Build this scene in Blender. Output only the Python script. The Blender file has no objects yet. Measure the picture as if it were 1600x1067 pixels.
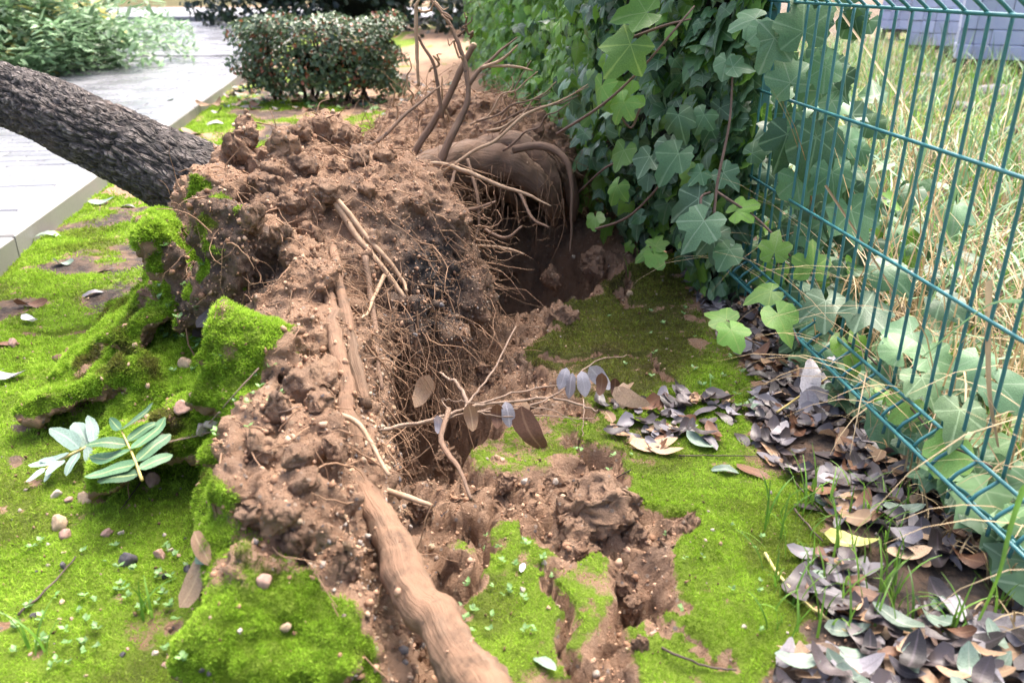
import bpy, math, random
import numpy as np
from mathutils import Vector, Matrix, Euler
from mathutils.bvhtree import BVHTree

# ------------------------------------------------------------------ camera, sky, sun, exposure
SC = bpy.context.scene
COL = SC.collection
R = math.radians
PITCH = R(23.5)
CAMZ = 0.8
cam = bpy.data.cameras.new('camera'); cam_o = bpy.data.objects.new('camera', cam); COL.objects.link(cam_o)
cam.sensor_width = 22.3; cam.lens = 18.12
cam.clip_start = 0.02; cam.clip_end = 400
cam_o.location = (0, 0, CAMZ); cam_o.rotation_euler = (R(90) - PITCH, 0, 0)
cam.dof.use_dof = True; cam.dof.focus_distance = 1.75; cam.dof.aperture_fstop = 3.2
SC.camera = cam_o
SUN_EL, SUN_AZ = R(64), R(28)          # azimuth from +Y, negative = towards -X
wd = bpy.data.worlds.new('World'); SC.world = wd; wd.use_nodes = True
wn = wd.node_tree
sky = wn.nodes.new('ShaderNodeTexSky'); sky.sky_type = 'NISHITA'; sky.sun_disc = False
sky.sun_elevation = SUN_EL; sky.sun_rotation = SUN_AZ
sky.air_density = 0.6; sky.dust_density = 8.0; sky.ozone_density = 1.0
bg = wn.nodes['Background']; bg.inputs[1].default_value = 0.15
wn.links.new(sky.outputs[0], bg.inputs[0])
sl = bpy.data.lights.new('sun', 'SUN'); sl.energy = 0.75; sl.angle = R(40); sl.color = (1.0, 0.96, 0.9)
sun_o = bpy.data.objects.new('sun', sl); COL.objects.link(sun_o)
sd = Vector((math.sin(SUN_AZ) * math.cos(SUN_EL), math.cos(SUN_AZ) * math.cos(SUN_EL), math.sin(SUN_EL)))
sun_o.rotation_euler = sd.to_track_quat('Z', 'Y').to_euler()
vs = SC.view_settings
vs.view_transform = 'Standard'; vs.look = 'None'; vs.gamma = 1.0; vs.exposure = 2.22; vs.use_curve_mapping = False

# ------------------------------------------------------------------ measuring helpers
SP, CP = math.sin(PITCH), math.cos(PITCH)
F = 1300.0
def ray(px, py):
    a = (px - 800) / F; u = (533.5 - py) / F
    return np.array([a, CP + u * SP, -SP + u * CP])
def G(px, py, z=0.0):                       # point of a horizontal plane
    d = ray(px, py); t = (z - CAMZ) / d[2]
    return np.array([d[0] * t, d[1] * t, z])
def W(px, py, y):                           # point at forward distance y
    d = ray(px, py); t = y / d[1]
    return np.array([d[0] * t, y, CAMZ + d[2] * t])
rng = np.random.default_rng(7)
random.seed(7)

# ------------------------------------------------------------------ noise
def _h(ix, iy, iz, s):
    h = (ix.astype(np.uint32) * np.uint32(374761393) + iy.astype(np.uint32) * np.uint32(668265263)
         + iz.astype(np.uint32) * np.uint32(2246822519) + np.uint32(s))
    h = (h ^ (h >> np.uint32(13))) * np.uint32(1274126177)
    return h ^ (h >> np.uint32(16))
def perlin(p, seed=0):
    p = np.asarray(p, np.float32)
    i = np.floor(p).astype(np.int64); f = (p - i).astype(np.float32)
    w = f * f * f * (f * (f * 6 - 15) + 10)
    out = np.zeros(len(p), np.float32)
    for dx in (0, 1):
        wx = w[:, 0] if dx else 1 - w[:, 0]
        for dy in (0, 1):
            wy = w[:, 1] if dy else 1 - w[:, 1]
            for dz in (0, 1):
                wz = w[:, 2] if dz else 1 - w[:, 2]
                h = _h(i[:, 0] + dx, i[:, 1] + dy, i[:, 2] + dz, seed)
                gx = (h & np.uint32(1023)).astype(np.float32) / 511.5 - 1
                gy = ((h >> np.uint32(10)) & np.uint32(1023)).astype(np.float32) / 511.5 - 1
                gz = ((h >> np.uint32(20)) & np.uint32(1023)).astype(np.float32) / 511.5 - 1
                out += wx * wy * wz * (gx * (f[:, 0] - dx) + gy * (f[:, 1] - dy) + gz * (f[:, 2] - dz))
    return out * 1.4
def fbm(p, sc, octv=4, seed=0, gain=0.5):
    p = np.asarray(p, np.float32) / sc
    o = np.zeros(len(p), np.float32); a = 1.0
    for k in range(octv):
        o += a * perlin(p, seed + k * 17); p = p * 2.03 + 3.7; a *= gain
    return o
def fbm2(x, y, sc, octv=4, seed=0, gain=0.5):
    return fbm(np.stack([x, y, np.zeros_like(x) + seed * 1.37], -1), sc, octv, seed, gain)
def sstep(a, b, x):
    t = np.clip((x - a) / (b - a), 0, 1); return t * t * (3 - 2 * t)

# ------------------------------------------------------------------ mesh builders
def mesh_np(name, V, Fc, mats, smooth=True, attrs=None, fmat=None):
    """V (n,3), Fc (m,3|4) arrays -> mesh"""
    V = np.ascontiguousarray(V, np.float32); Fc = np.ascontiguousarray(Fc, np.int32)
    me = bpy.data.meshes.new(name); k = Fc.shape[1]
    me.vertices.add(len(V)); me.vertices.foreach_set('co', V.ravel())
    me.loops.add(Fc.size); me.loops.foreach_set('vertex_index', Fc.ravel())
    me.polygons.add(len(Fc)); me.polygons.foreach_set('loop_start', np.arange(0, Fc.size, k, dtype=np.int32))
    if fmat is not None: me.polygons.foreach_set('material_index', np.asarray(fmat, np.int32))
    if smooth: me.polygons.foreach_set('use_smooth', np.ones(len(Fc), bool))
    me.update(calc_edges=True)
    for k2, v in (attrs or {}).items():
        a = me.attributes.new(k2, 'FLOAT', 'POINT'); a.data.foreach_set('value', np.asarray(v, np.float32))
    for m in (mats if isinstance(mats, (list, tuple)) else [mats]): me.materials.append(m)
    return me
class MB:
    def __init__(s): s.v = []; s.f = []; s.n = 0; s.att = []
    def add(s, V, Fc, a=0.0):
        V = np.asarray(V, float).reshape(-1, 3)
        s.v.append(V); s.f += [tuple(int(i) + s.n for i in q) for q in Fc]; s.n += len(V)
        s.att.append(np.full(len(V), a)); return s
    def box(s, c, h, M=None):
        c = np.asarray(c, float)
        P = np.array([[x, y, z] for x in (-1, 1) for y in (-1, 1) for z in (-1, 1)], float) * np.asarray(h)
        if M is not None: P = P @ np.array(M).T
        return s.add(P + c, [(0, 1, 3, 2), (4, 6, 7, 5), (0, 4, 5, 1), (2, 3, 7, 6), (0, 2, 6, 4), (1, 5, 7, 3)])
    def tube(s, pts, rad, n=6, cap=True, jit=0.0):
        V, Fc = tube(pts, rad, n, cap, jit); return s.add(V, Fc)
    def mesh(s, name, m, smooth=True, att=None):
        me = bpy.data.meshes.new(name); V = np.concatenate(s.v) if s.v else np.zeros((0, 3))
        me.from_pydata(V.tolist(), [], s.f)
        if smooth: me.polygons.foreach_set('use_smooth', np.ones(len(me.polygons), bool))
        for mm in (m if isinstance(m, (list, tuple)) else [m]): me.materials.append(mm)
        if att:
            a = me.attributes.new(att, 'FLOAT', 'POINT'); a.data.foreach_set('value', np.concatenate(s.att).astype(np.float32))
        me.update(); return me
def smooth_path(pts, sub=4):
    P = np.asarray(pts, float)
    if len(P) < 3 or sub <= 1: return P
    Q = np.vstack([2 * P[0] - P[1], P, 2 * P[-1] - P[-2]]); out = []
    for i in range(len(P) - 1):
        a, b, c, d = Q[i:i + 4]
        for t in np.linspace(0, 1, sub, endpoint=False):
            out.append(.5 * (2 * b + (c - a) * t + (2 * a - 5 * b + 4 * c - d) * t * t + (3 * b - a - 3 * c + d) * t ** 3))
    out.append(P[-1]); return np.array(out)
def tube(pts, rad, n=6, cap=True, jit=0.0):
    P = np.asarray(pts, float); m = len(P)
    r = np.interp(np.linspace(0, 1, m), np.linspace(0, 1, len(np.atleast_1d(rad))), np.atleast_1d(rad))
    T = np.gradient(P, axis=0); T /= np.linalg.norm(T, axis=1, keepdims=True) + 1e-9
    u = np.cross(T[0], [0.3, 0.2, 1.0]); u /= np.linalg.norm(u) + 1e-9
    V = []; a = np.linspace(0, 2 * np.pi, n, endpoint=False)
    for i in range(m):
        u = u - T[i] * (u @ T[i]); u /= np.linalg.norm(u) + 1e-9
        w = np.cross(T[i], u)
        rr = r[i] * (1 + (jit * rng.normal(size=n) if jit else 0))
        V.append(P[i] + np.outer(np.cos(a) * rr, u) + np.outer(np.sin(a) * rr, w))
    V = np.concatenate(V); Fc = []
    for i in range(m - 1):
        for j in range(n):
            k = (j + 1) % n; Fc.append((i * n + j, i * n + k, (i + 1) * n + k, (i + 1) * n + j))
    if cap: Fc += [tuple(range(n))[::-1], tuple((m - 1) * n + j for j in range(n))]
    return V, Fc
def wander(p0, d0, length, n, curl, grav=0.0, g=None):
    g = g or rng
    p = np.array(p0, float); d = np.array(d0, float); d /= np.linalg.norm(d) + 1e-9; P = [p.copy()]
    for i in range(n):
        d = d + g.normal(size=3) * curl + np.array([0, 0, -grav]); d /= np.linalg.norm(d) + 1e-9
        p = p + d * length / n; P.append(p.copy())
    return np.array(P)

# ------------------------------------------------------------------ objects
def obj(name, me, parent=None, loc=None, rot=None, scale=None):
    o = bpy.data.objects.new(name, me); COL.objects.link(o)
    if parent is not None: o.parent = parent
    if loc is not None: o.location = loc
    if rot is not None:
        if isinstance(rot, Matrix): o.rotation_euler = rot.to_euler()
        else: o.rotation_euler = rot
    if scale is not None: o.scale = (scale,) * 3 if np.isscalar(scale) else scale
    return o
def tag(o, label=None, cat=None, group=None, kind=None):
    if label: o['label'] = label
    if cat: o['category'] = cat
    if group: o['group'] = group
    if kind: o['kind'] = kind
    return o
def thing(name, label, cat, loc=(0, 0, 0), group=None):
    return tag(obj(name, None, None, loc), label, cat, group)

# ------------------------------------------------------------------ materials
class NB:
    def __init__(s, name):
        s.m = bpy.data.materials.new(name); s.m.use_nodes = True; s.t = s.m.node_tree
        s.t.nodes.clear(); s.out = s.t.nodes.new('ShaderNodeOutputMaterial')
    def n(s, typ, ins=None, **props):
        nd = s.t.nodes.new('ShaderNode' + typ)
        for k, v in props.items(): setattr(nd, k, v)
        for k, v in (ins or {}).items():
            if isinstance(v, bpy.types.NodeSocket): s.t.links.new(v, nd.inputs[k])
            else: nd.inputs[k].default_value = v
        return nd
    def noise(s, vec, scale, detail=4, rough=0.6, dist=0.0):
        return s.n('TexNoise', {'Vector': vec, 'Scale': scale, 'Detail': detail, 'Roughness': rough, 'Distortion': dist}).outputs['Fac']
    def ramp(s, fac, stops, interp='LINEAR'):
        nd = s.n('ValToRGB', {'Fac': fac}); cr = nd.color_ramp; cr.interpolation = interp
        while len(cr.elements) > 1: cr.elements.remove(cr.elements[-1])
        for i, (p, c) in enumerate(stops):
            e = cr.elements[0] if i == 0 else cr.elements.new(p)
            e.position = p; e.color = (*c, 1) if len(c) == 3 else c
        return nd.outputs['Color']
    def mix(s, fac, a, b, mode='MIX'):
        nd = s.n('Mix', data_type='RGBA', blend_type=mode)
        for sock, v in ((nd.inputs[0], fac), (nd.inputs[6], a), (nd.inputs[7], b)):
            if isinstance(v, bpy.types.NodeSocket): s.t.links.new(v, sock)
            else: sock.default_value = (*v, 1) if isinstance(v, tuple) and len(v) == 3 else v
        return nd.outputs[2]
    def math(s, op, a, b=0.0, c=0.0):
        nd = s.n('Math', operation=op)
        for i, v in enumerate((a, b, c)):
            if isinstance(v, bpy.types.NodeSocket): s.t.links.new(v, nd.inputs[i])
            else: nd.inputs[i].default_value = v
        return nd.outputs[0]
    def attr(s, name): return s.n('Attribute', attribute_name=name).outputs['Fac']
    def obco(s): return s.n('TexCoord').outputs['Object']
    def pos(s): return s.n('NewGeometry').outputs['Position']
    def rnd(s): return s.n('ObjectInfo').outputs['Random']
    def bsdf(s, col, rough=0.7, bump=None, bstr=0.5, bdist=0.01, spec=0.4, trans=0.0, tcol=None, coat=0.0):
        ins = {'Base Color': col if isinstance(col, bpy.types.NodeSocket) else (*col, 1), 'Roughness': rough, 'Specular IOR Level': spec}
        if coat: ins['Coat Weight'] = coat
        nrm = None
        if bump is not None:
            nrm = s.n('Bump', {'Height': bump, 'Strength': bstr, 'Distance': bdist}).outputs[0]; ins['Normal'] = nrm
        b = s.n('BsdfPrincipled', ins).outputs[0]
        if trans:
            ti = {'Color': tcol if tcol is not None else (col if isinstance(col, bpy.types.NodeSocket) else (*col, 1))}
            if nrm is not None: ti['Normal'] = nrm
            t = s.n('BsdfTranslucent', ti).outputs[0]
            b = s.n('MixShader', {0: trans, 1: b, 2: t}).outputs[0]
        s.t.links.new(b, s.out.inputs['Surface']); return s.m

def mat_simple(name, c1, c2, scale=20, rough=0.8, bstr=0.4, bdist=0.003, detail=6, spec=0.3, world=False, rand=0.0):
    b = NB(name); v = b.pos() if world else b.obco()
    n = b.noise(v, scale, detail, 0.65)
    col = b.ramp(n, [(0.3, c1), (0.7, c2)])
    if rand:
        col = b.n('HueSaturation', {'Value': b.math('MULTIPLY_ADD', b.rnd(), rand, 1 - rand / 2), 'Color': col}).outputs[0]
    n2 = b.noise(v, scale * 5, 5, 0.7)
    return b.bsdf(col, rough, n2, bstr, bdist, spec)

def mat_soil():
    b = NB('soil'); p = b.pos()
    n1 = b.noise(p, 5, 6, 0.65); n2 = b.noise(p, 38, 7, 0.7); n3 = b.noise(p, 210, 6, 0.75)
    soil = b.ramp(n1, [(0.28, (.19, .108, .064)), (0.5, (.345, .208, .130)), (0.72, (.46, .305, .202))])
    soil = b.mix(b.ramp(n2, [(0.35, (0, 0, 0)), (0.7, (1, 1, 1))]), soil, (.41, .275, .185), 'MIX')
    soil = b.mix(b.ramp(n2, [(0.25, (1, 1, 1)), (0.41, (0, 0, 0))]), soil, (.15, .086, .052))
    grit = b.n('TexVoronoi', {'Vector': p, 'Scale': 130.0}, feature='F1')
    gsel = b.n('SeparateColor', {'Color': grit.outputs['Color']}).outputs[0]
    gm = b.math('MULTIPLY', b.math('GREATER_THAN', gsel, 0.90), b.math('LESS_THAN', grit.outputs['Distance'], 0.42))
    soil = b.mix(gm, soil, b.ramp(b.n('SeparateColor', {'Color': grit.outputs['Color']}).outputs[1], [(0, (.40, .27, .17)), (.6, (.46, .36, .28)), (1, (.14, .12, .12))]))
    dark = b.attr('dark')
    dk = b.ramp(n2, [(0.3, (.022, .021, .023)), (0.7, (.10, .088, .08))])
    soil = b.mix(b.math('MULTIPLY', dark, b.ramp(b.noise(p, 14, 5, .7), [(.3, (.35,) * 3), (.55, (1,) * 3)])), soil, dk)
    moss = b.ramp(n2, [(0.25, (.085, .12, .016)), (0.5, (.16, .245, .025)), (0.75, (.24, .35, .04))])
    ol = b.ramp(n2, [(0.3, (.045, .038, .014)), (0.7, (.10, .092, .028))])
    moss = b.mix(b.attr('olive'), moss, ol)
    m = b.math('ADD', b.attr('moss'), b.math('MULTIPLY', b.math('SUBTRACT', n2, 0.5), 0.9))
    mk = b.ramp(m, [(0.42, (0,) * 3), (0.56, (1,) * 3)])
    col = b.mix(mk, soil, moss)
    h = b.math('ADD', b.math('MULTIPLY', n2, 1.0), b.math('MULTIPLY', n3, 0.8))
    h = b.math('ADD', h, b.math('MULTIPLY', gm, 0.12))
    return b.bsdf(col, b.math('MULTIPLY_ADD', n1, .25, .68), h, 1.0, 0.014, 0.15)
M_SOIL = mat_soil()
def mat_mossblade():
    b = NB('moss_blades')
    t = b.attr('tint'); ol = b.attr('olive')
    c = b.ramp(t, [(0, (.13, .22, .016)), (.45, (.30, .49, .040)), (1, (.50, .69, .10))])
    c = b.mix(ol, c, b.ramp(t, [(0, (.085, .075, .022)), (1, (.22, .21, .055))]))
    return b.bsdf(c, .6, spec=.2, trans=.45)
M_MOSS = mat_mossblade()
def leaf_mat(name, c1, c2, rough=.4, veins=0, vcol=(.3, .4, .2), spec=.5, trans=.2, blotch=None, scale=25, rand=.35):
    b = NB(name); v = b.obco(); n = b.noise(v, scale, 4, .6)
    r = b.rnd(); g = b.attr('leafid')
    rr = b.math('FRACT', b.math('ADD', r, g))
    col = b.mix(rr, c1, c2)
    col = b.n('HueSaturation', {'Value': b.math('MULTIPLY_ADD', n, .9, .55), 'Color': col}).outputs[0]
    col = b.n('HueSaturation', {'Value': b.math('MULTIPLY_ADD', b.math('FRACT', b.math('MULTIPLY', rr, 7.31)), rand * 2, 1 - rand), 'Color': col}).outputs[0]
    bumph = n
    if blotch:
        col = b.mix(b.ramp(b.noise(v, scale * 1.7, 3, .6), [(.58, (0,) * 3), (.64, (1,) * 3)]), col, blotch)
    if veins:
        vm = b.attr('vein'); k = b.ramp(vm, [(.80, (0,) * 3), (.97, (1,) * 3)])
        col = b.mix(b.math('MULTIPLY', k, .75), col, vcol)
    return b.bsdf(col, rough, bumph, .25, .004, spec, trans)

# ------------------------------------------------------------------ GROUND
def poly_g(pts, z=0.0): return np.array([G(a, b, z)[:2] for a, b in pts])
def seg_dist(x, y, P, closed=False):
    d = np.full(x.shape, 1e9, np.float32); n = len(P)
    for i in range(n if closed else n - 1):
        a, b = P[i], P[(i + 1) % n]; e = b - a; L = e @ e + 1e-12
        t = np.clip(((x - a[0]) * e[0] + (y - a[1]) * e[1]) / L, 0, 1)
        d = np.minimum(d, np.hypot(x - a[0] - t * e[0], y - a[1] - t * e[1]))
    return d
def inside(x, y, P):
    c = np.zeros(x.shape, bool); n = len(P)
    for i in range(n):
        a, b = P[i], P[(i + 1) % n]
        if a[1] == b[1]: continue
        k = ((a[1] > y) != (b[1] > y)) & (x < (b[0] - a[0]) * (y - a[1]) / (b[1] - a[1]) + a[0]); c ^= k
    return c
def sd_poly(x, y, P):                       # >0 inside
    d = seg_dist(x, y, P, True); return np.where(inside(x, y, P), d, -d)
BROKEN = poly_g([(500, 720), (700, 600), (720, 420), (700, 300), (860, 290), (1010, 325), (1090, 385), (1010, 415), (960, 440),
                 (900, 465), (850, 520), (840, 570), (930, 650), (950, 700), (975, 735), (985, 775), (1040, 800), (1085, 815), (1090, 850),
                 (1045, 880), (1080, 980), (1020, 985), (985, 1000), (1000, 1067), (1010, 1250), (500, 1250), (500, 900)])
MOSSP = [poly_g(p) for p in (
    [(735, 803), (765, 820), (800, 832), (850, 862), (872, 905), (882, 960), (893, 1080), (760, 1120), (700, 960), (728, 925), (748, 880), (728, 835)],
    [(884, 895), (935, 885), (952, 925), (935, 985), (912, 1035), (900, 1010), (885, 940)],
    [(682, 862), (710, 848), (738, 868), (740, 898), (712, 914), (686, 895)],
    [(735, 700), (800, 668), (860, 650), (930, 668), (962, 695), (910, 722), (860, 737), (790, 748), (742, 738)])]
LITTER = poly_g([(1075, 420), (1110, 500), (1190, 590), (1185, 690), (1290, 765), (1275, 900), (1235, 1000), (1230, 1250), (1900, 1250), (1750, 960), (1600, 840), (1400, 650), (1260, 510), (1160, 405)])
OLIVE = poly_g([(840, 480), (930, 440), (1010, 410), (1080, 430), (1090, 500), (1100, 560), (1050, 600), (960, 640), (850, 610), (800, 560)])
CRACKS = [  # polyline (px), width, depth
    ([(865, 900), (885, 960), (895, 1040), (900, 1120)], .012, .06),
    ([(745, 800), (752, 850), (748, 900), (715, 935), (690, 965)], .022, .10),
    ([(905, 690), (935, 715), (962, 722)], .028, .09),
    ([(845, 840), (900, 800), (925, 775)], .03, .06),
    ([(830, 568), (900, 560), (955, 553), (1020, 560), (1045, 590)], .016, .05),
    ([(985, 430), (975, 465), (992, 478)], .022, .06),
    ([(790, 520), (840, 525), (870, 515)], .02, .06),
    ([(160, 790), (200, 760), (240, 745)], .014, .05),
    ([(30, 520), (90, 522), (150, 515)], .016, .05),
    ([(1020, 985), (1060, 1000), (1150, 1040)], .006, .02)]
CRACKS = [(poly_g(p), w, d) for p, w, d in CRACKS]
PIT = [(np.array([-.20, 1.48]), (.17, .20), .34), (np.array([.06, 2.48]), (.24, .40), .30), (np.array([-.13, .93]), (.08, .09), .08), (np.array([-.02, 1.9]), (.08, .2), .08)]
FX = lambda y: .785 - .096 * y              # the fence line
KX = lambda y: -1.204 - .1525 * y            # kerb front edge
def ground_fields(x, y):
    x = np.asarray(x, np.float32); y = np.asarray(y, np.float32)
    wx = x + .030 * fbm2(x, y, .09, 5, 3, .6); wy = y + .030 * fbm2(x, y, .09, 5, 5, .6)
    n_big = fbm2(x, y, .55, 3, 11); n_mid = fbm2(x, y, .13, 4, 12); n_fine = fbm2(x, y, .035, 3, 13)
    br = sd_poly(wx, wy, BROKEN)
    ms = np.full(x.shape, -9., np.float32)
    for P in MOSSP: ms = np.maximum(ms, sd_poly(wx, wy, P))
    plate = np.maximum(-br, ms)              # >0 on unbroken moss crust
    soil = sstep(.006, -.022, plate)
    z = .022 * n_big + .010 * n_mid + .0025 * n_fine
    z = z + soil * (-.026 + .040 * n_mid + .034 * np.abs(n_fine) + .018 * fbm2(x, y, .018, 3, 19))
    z = z + .014 * sstep(.05, .0, np.abs(plate - .01)) * (1 - soil)          # curled crust rim
    for P, w, d in CRACKS:
        k = sstep(w, w * .35, seg_dist(wx, wy, P)); z = z - d * .6 * k; soil = np.maximum(soil, k)
    for c, r, d in PIT:
        q = np.hypot((wx - c[0]) / r[0], (wy - c[1]) / r[1]); k = sstep(1.15, .45, q); z = z - d * k; soil = np.maximum(soil, sstep(1.2, .9, q))
    lit = sstep(-.02, .03, sd_poly(wx, wy, LITTER))
    beyond = sstep(-.03, .05, x - FX(y))
    far = sstep(3.2, 5.5, y)
    z = z * (1 - .3 * far) - .03 * sstep(.06, -.02, x - KX(y)) * (y > 1)
    # what grows where
    m = .74 + .5 * fbm2(x, y, .30, 4, 31) + .25 * n_mid
    m = m + .12 * sstep(.0, .3, -x - .3) * sstep(2.0, 1.0, y) - .5 * sstep(.28, .6, fbm2(x, y, .06, 3, 36))
    leftgrey = sstep(.15, .42, fbm2(x, y, .42, 3, 44)) * sstep(-.7, -1.0, x)
    m = m + .22 * sstep(-.6, -.9, x) * sstep(3.5, 2.8, y) - .6 * leftgrey
    m = np.where(br > -.25, np.maximum(m, .62 + .3 * n_mid - .6 * sstep(.30, .6, fbm2(x, y, .05, 3, 37))), m)
    m = m * (1 - soil) - .5 * soil
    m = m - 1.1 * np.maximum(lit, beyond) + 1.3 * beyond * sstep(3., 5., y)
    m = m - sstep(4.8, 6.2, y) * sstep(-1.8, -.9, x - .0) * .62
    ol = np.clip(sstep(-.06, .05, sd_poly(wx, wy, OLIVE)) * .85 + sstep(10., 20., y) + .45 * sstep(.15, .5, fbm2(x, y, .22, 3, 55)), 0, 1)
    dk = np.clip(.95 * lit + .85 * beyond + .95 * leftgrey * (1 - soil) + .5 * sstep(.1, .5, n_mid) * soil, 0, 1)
    return z, np.clip(m, 0, 1), ol, dk
def hz(x, y):
    i = min(max(int(np.searchsorted(gx, x)) - 1, 0), nx - 2); j = min(max(int(np.searchsorted(gy, y)) - 1, 0), ny - 2)
    a = (x - gx[i]) / (gx[i + 1] - gx[i]); b = (y - gy[j]) / (gy[j + 1] - gy[j])
    return float((GZ[j, i] * (1 - a) + GZ[j, i + 1] * a) * (1 - b) + (GZ[j + 1, i] * (1 - a) + GZ[j + 1, i + 1] * a) * b)
def axis(segs):
    out = [segs[0][0]]
    for a, b, st in segs: out += list(np.linspace(a, b, max(2, int(round((b - a) / st)) + 1))[1:])
    return np.array(out)
gx = axis([(-150, -30, 30), (-30, -6, 3), (-6, -2.2, .12), (-2.2, -1.0, .016), (-1.0, 1.15, .0085), (1.15, 2.2, .03), (2.2, 6, .2), (6, 30, 3), (30, 150, 30)])
gy = axis([(-30, -2, 4), (-2, .45, .1), (.45, 2.0, .0085), (2.0, 3.2, .014), (3.2, 5.5, .035), (5.5, 9, .1), (9, 20, .6), (20, 60, 5), (60, 220, 40)])
XX, YY = np.meshgrid(gx, gy); nx, ny = len(gx), len(gy)
gz, gm, gol, gdk = ground_fields(XX.ravel(), YY.ravel())
GZ = gz.reshape(ny, nx)
idx = np.arange(nx * ny).reshape(ny, nx)
GF = np.stack([idx[:-1, :-1], idx[:-1, 1:], idx[1:, 1:], idx[1:, :-1]], -1).reshape(-1, 4)
GV = np.stack([XX.ravel(), YY.ravel(), gz], -1)
sel = np.where((gm < .25) & (GV[:, 1] > .5) & (GV[:, 1] < 3.2) & (GV[:, 0] > -.6) & (GV[:, 0] < .55))[0]      # crumbly, overhanging broken edges
q_ = GV[sel]; GV[sel] += .013 * np.stack([fbm(q_, .03, 3, 61), fbm(q_, .03, 3, 62), .6 * fbm(q_, .022, 3, 63)], -1) + .006 * np.stack([fbm(q_, .011, 2, 64), fbm(q_, .011, 2, 65), fbm(q_, .011, 2, 66)], -1)
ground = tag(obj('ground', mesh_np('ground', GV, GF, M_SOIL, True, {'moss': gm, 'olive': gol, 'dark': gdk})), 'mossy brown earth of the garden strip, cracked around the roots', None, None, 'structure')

# ------------------------------------------------------------------ ROOT PLATE (soil lifted with the roots): signed distances -> surface nets
H = .0118
O = np.array([-1.42, .52, -.30]); DIM = (np.array([.52, 3.52, .64]) - O) / H
DIM = DIM.astype(int)
FLD = np.full(DIM, .5, np.float32)
ax = [O[i] + H * np.arange(DIM[i]) for i in range(3)]
def window(c, r):
    lo = np.clip(((c - r - O) / H).astype(int), 0, DIM - 1); hi = np.clip(((c + r - O) / H).astype(int) + 2, 1, DIM)
    s = tuple(slice(a, b) for a, b in zip(lo, hi))
    X, Y, Z = np.meshgrid(ax[0][s[0]], ax[1][s[1]], ax[2][s[2]], indexing='ij')
    return s, np.stack([X - c[0], Y - c[1], Z - c[2]], -1).astype(np.float32)
def put(s, d, k, cut=False):
    a = FLD[s]
    if cut: d = -d; FLD[s] = np.maximum(a, d) + np.maximum(k - np.abs(a - d), 0) ** 2 / (4 * k)
    else: FLD[s] = np.minimum(a, d) - np.maximum(k - np.abs(a - d), 0) ** 2 / (4 * k)
def rotm(e): return np.array(Euler([R(t) for t in e]).to_matrix(), np.float32)
def ell(c, r, e=(0, 0, 0), k=.06, cut=False):
    c = np.asarray(c, float); r = np.asarray(r, np.float32)
    s, P = window(c, max(r) + .14); q = P @ rotm(e)
    k0 = np.linalg.norm(q / r, axis=-1); k1 = np.linalg.norm(q / (r * r), axis=-1) + 1e-6
    put(s, k0 * (k0 - 1) / k1, k, cut)
def rbox(c, h, e=(0, 0, 0), rd=.02, k=.02, cut=False):
    c = np.asarray(c, float); h = np.asarray(h, np.float32)
    s, P = window(c, np.linalg.norm(h) + .1); q = np.abs(P @ rotm(e)) - (h - rd)
    d = np.linalg.norm(np.maximum(q, 0), axis=-1) + np.minimum(q.max(-1), 0) - rd
    put(s, d, k, cut)
# masses
ell((-.60, 1.80, -.20), (.50, .62, .38), (0, 0, 10), .08)          # broad mossy flank
ell((-.46, 1.95, .08), (.385, .37, .33), (0, 0, 0), .1)             # main lobe
ell((-.41, 2.08, .21), (.26, .24, .205), (0, 0, 0), .1)
ell((-.62, 1.98, .2), (.22, .25, .2), (0, 0, 0), .08)
ell((-.41, 1.45, .07), (.17, .34, .20), (0, 0, 12), .06)           # near ridge
ell((-.33, 1.12, .03), (.155, .26, .165), (0, 0, 14), .07)
ell((-.24, .86, -.02), (.12, .17, .12), (0, 0, 20), .06)
ell((-.17, 2.98, .10), (.40, .36, .34), (0, 0, 0), .1)             # far mound
ell((-.38, 2.62, .10), (.22, .34, .25), (0, 0, 25), .1)            # saddle
ell((.08, 2.86, .20), (.14, .20, .14), (0, 0, 0), .08)
# hollows
ell((-.06, 1.42, -.06), (.15, .26, .16), (0, 0, 10), .06, True)
ell((-.20, 1.55, -.06), (.16, .22, .17), (0, 0, 20), .03, True)
ell((.08, 2.45, .02), (.26, .30, .22), (0, 0, 0), .04, True)
ell((.02, 2.76, .08), (.20, .36, .19), (0, 0, 0), .03, True)
ell((-.30, 1.80, .02), (.05, .05, .12), (0, 0, 0), .03, True)
# raised crust slabs and big clods of the flank
S2 = W(388, 572, 1.20); rbox(S2, (.078, .035, .088), (-28, 8, -14), .02, .012)
S1 = W(340, 415, 1.52); rbox(S1, (.062, .03, .125), (-12, 4, -16), .015, .02)
S4 = W(284, 432, 1.64); rbox(S4, (.026, .10, .135), (-8, -20, 14), .02, .03)
S3 = W(150, 600, 1.47); rbox(S3, (.125, .095, .020), (-16, -14, 24), .012, .01)
S3b = W(225, 500, 1.58); rbox(S3b, (.06, .10, .03), (-20, -48, 30), .015, .02)
S5 = W(445, 985, .795); rbox(S5, (.098, .075, .05), (26, 14, -12), .025, .012)
S6 = W(385, 880, .90); rbox(S6, (.05, .04, .05), (30, 0, 10), .02, .02)
rbox(W(300, 640, 1.25), (.05, .06, .03), (-20, -20, 10), .015, .012)
rbox(W(250, 690, 1.22), (.10, .08, .02), (-8, -12, 20), .012, .01)
rbox(W(338, 740, 1.05), (.012, .03, .05), (10, 10, -20), .008, .008)
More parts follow.
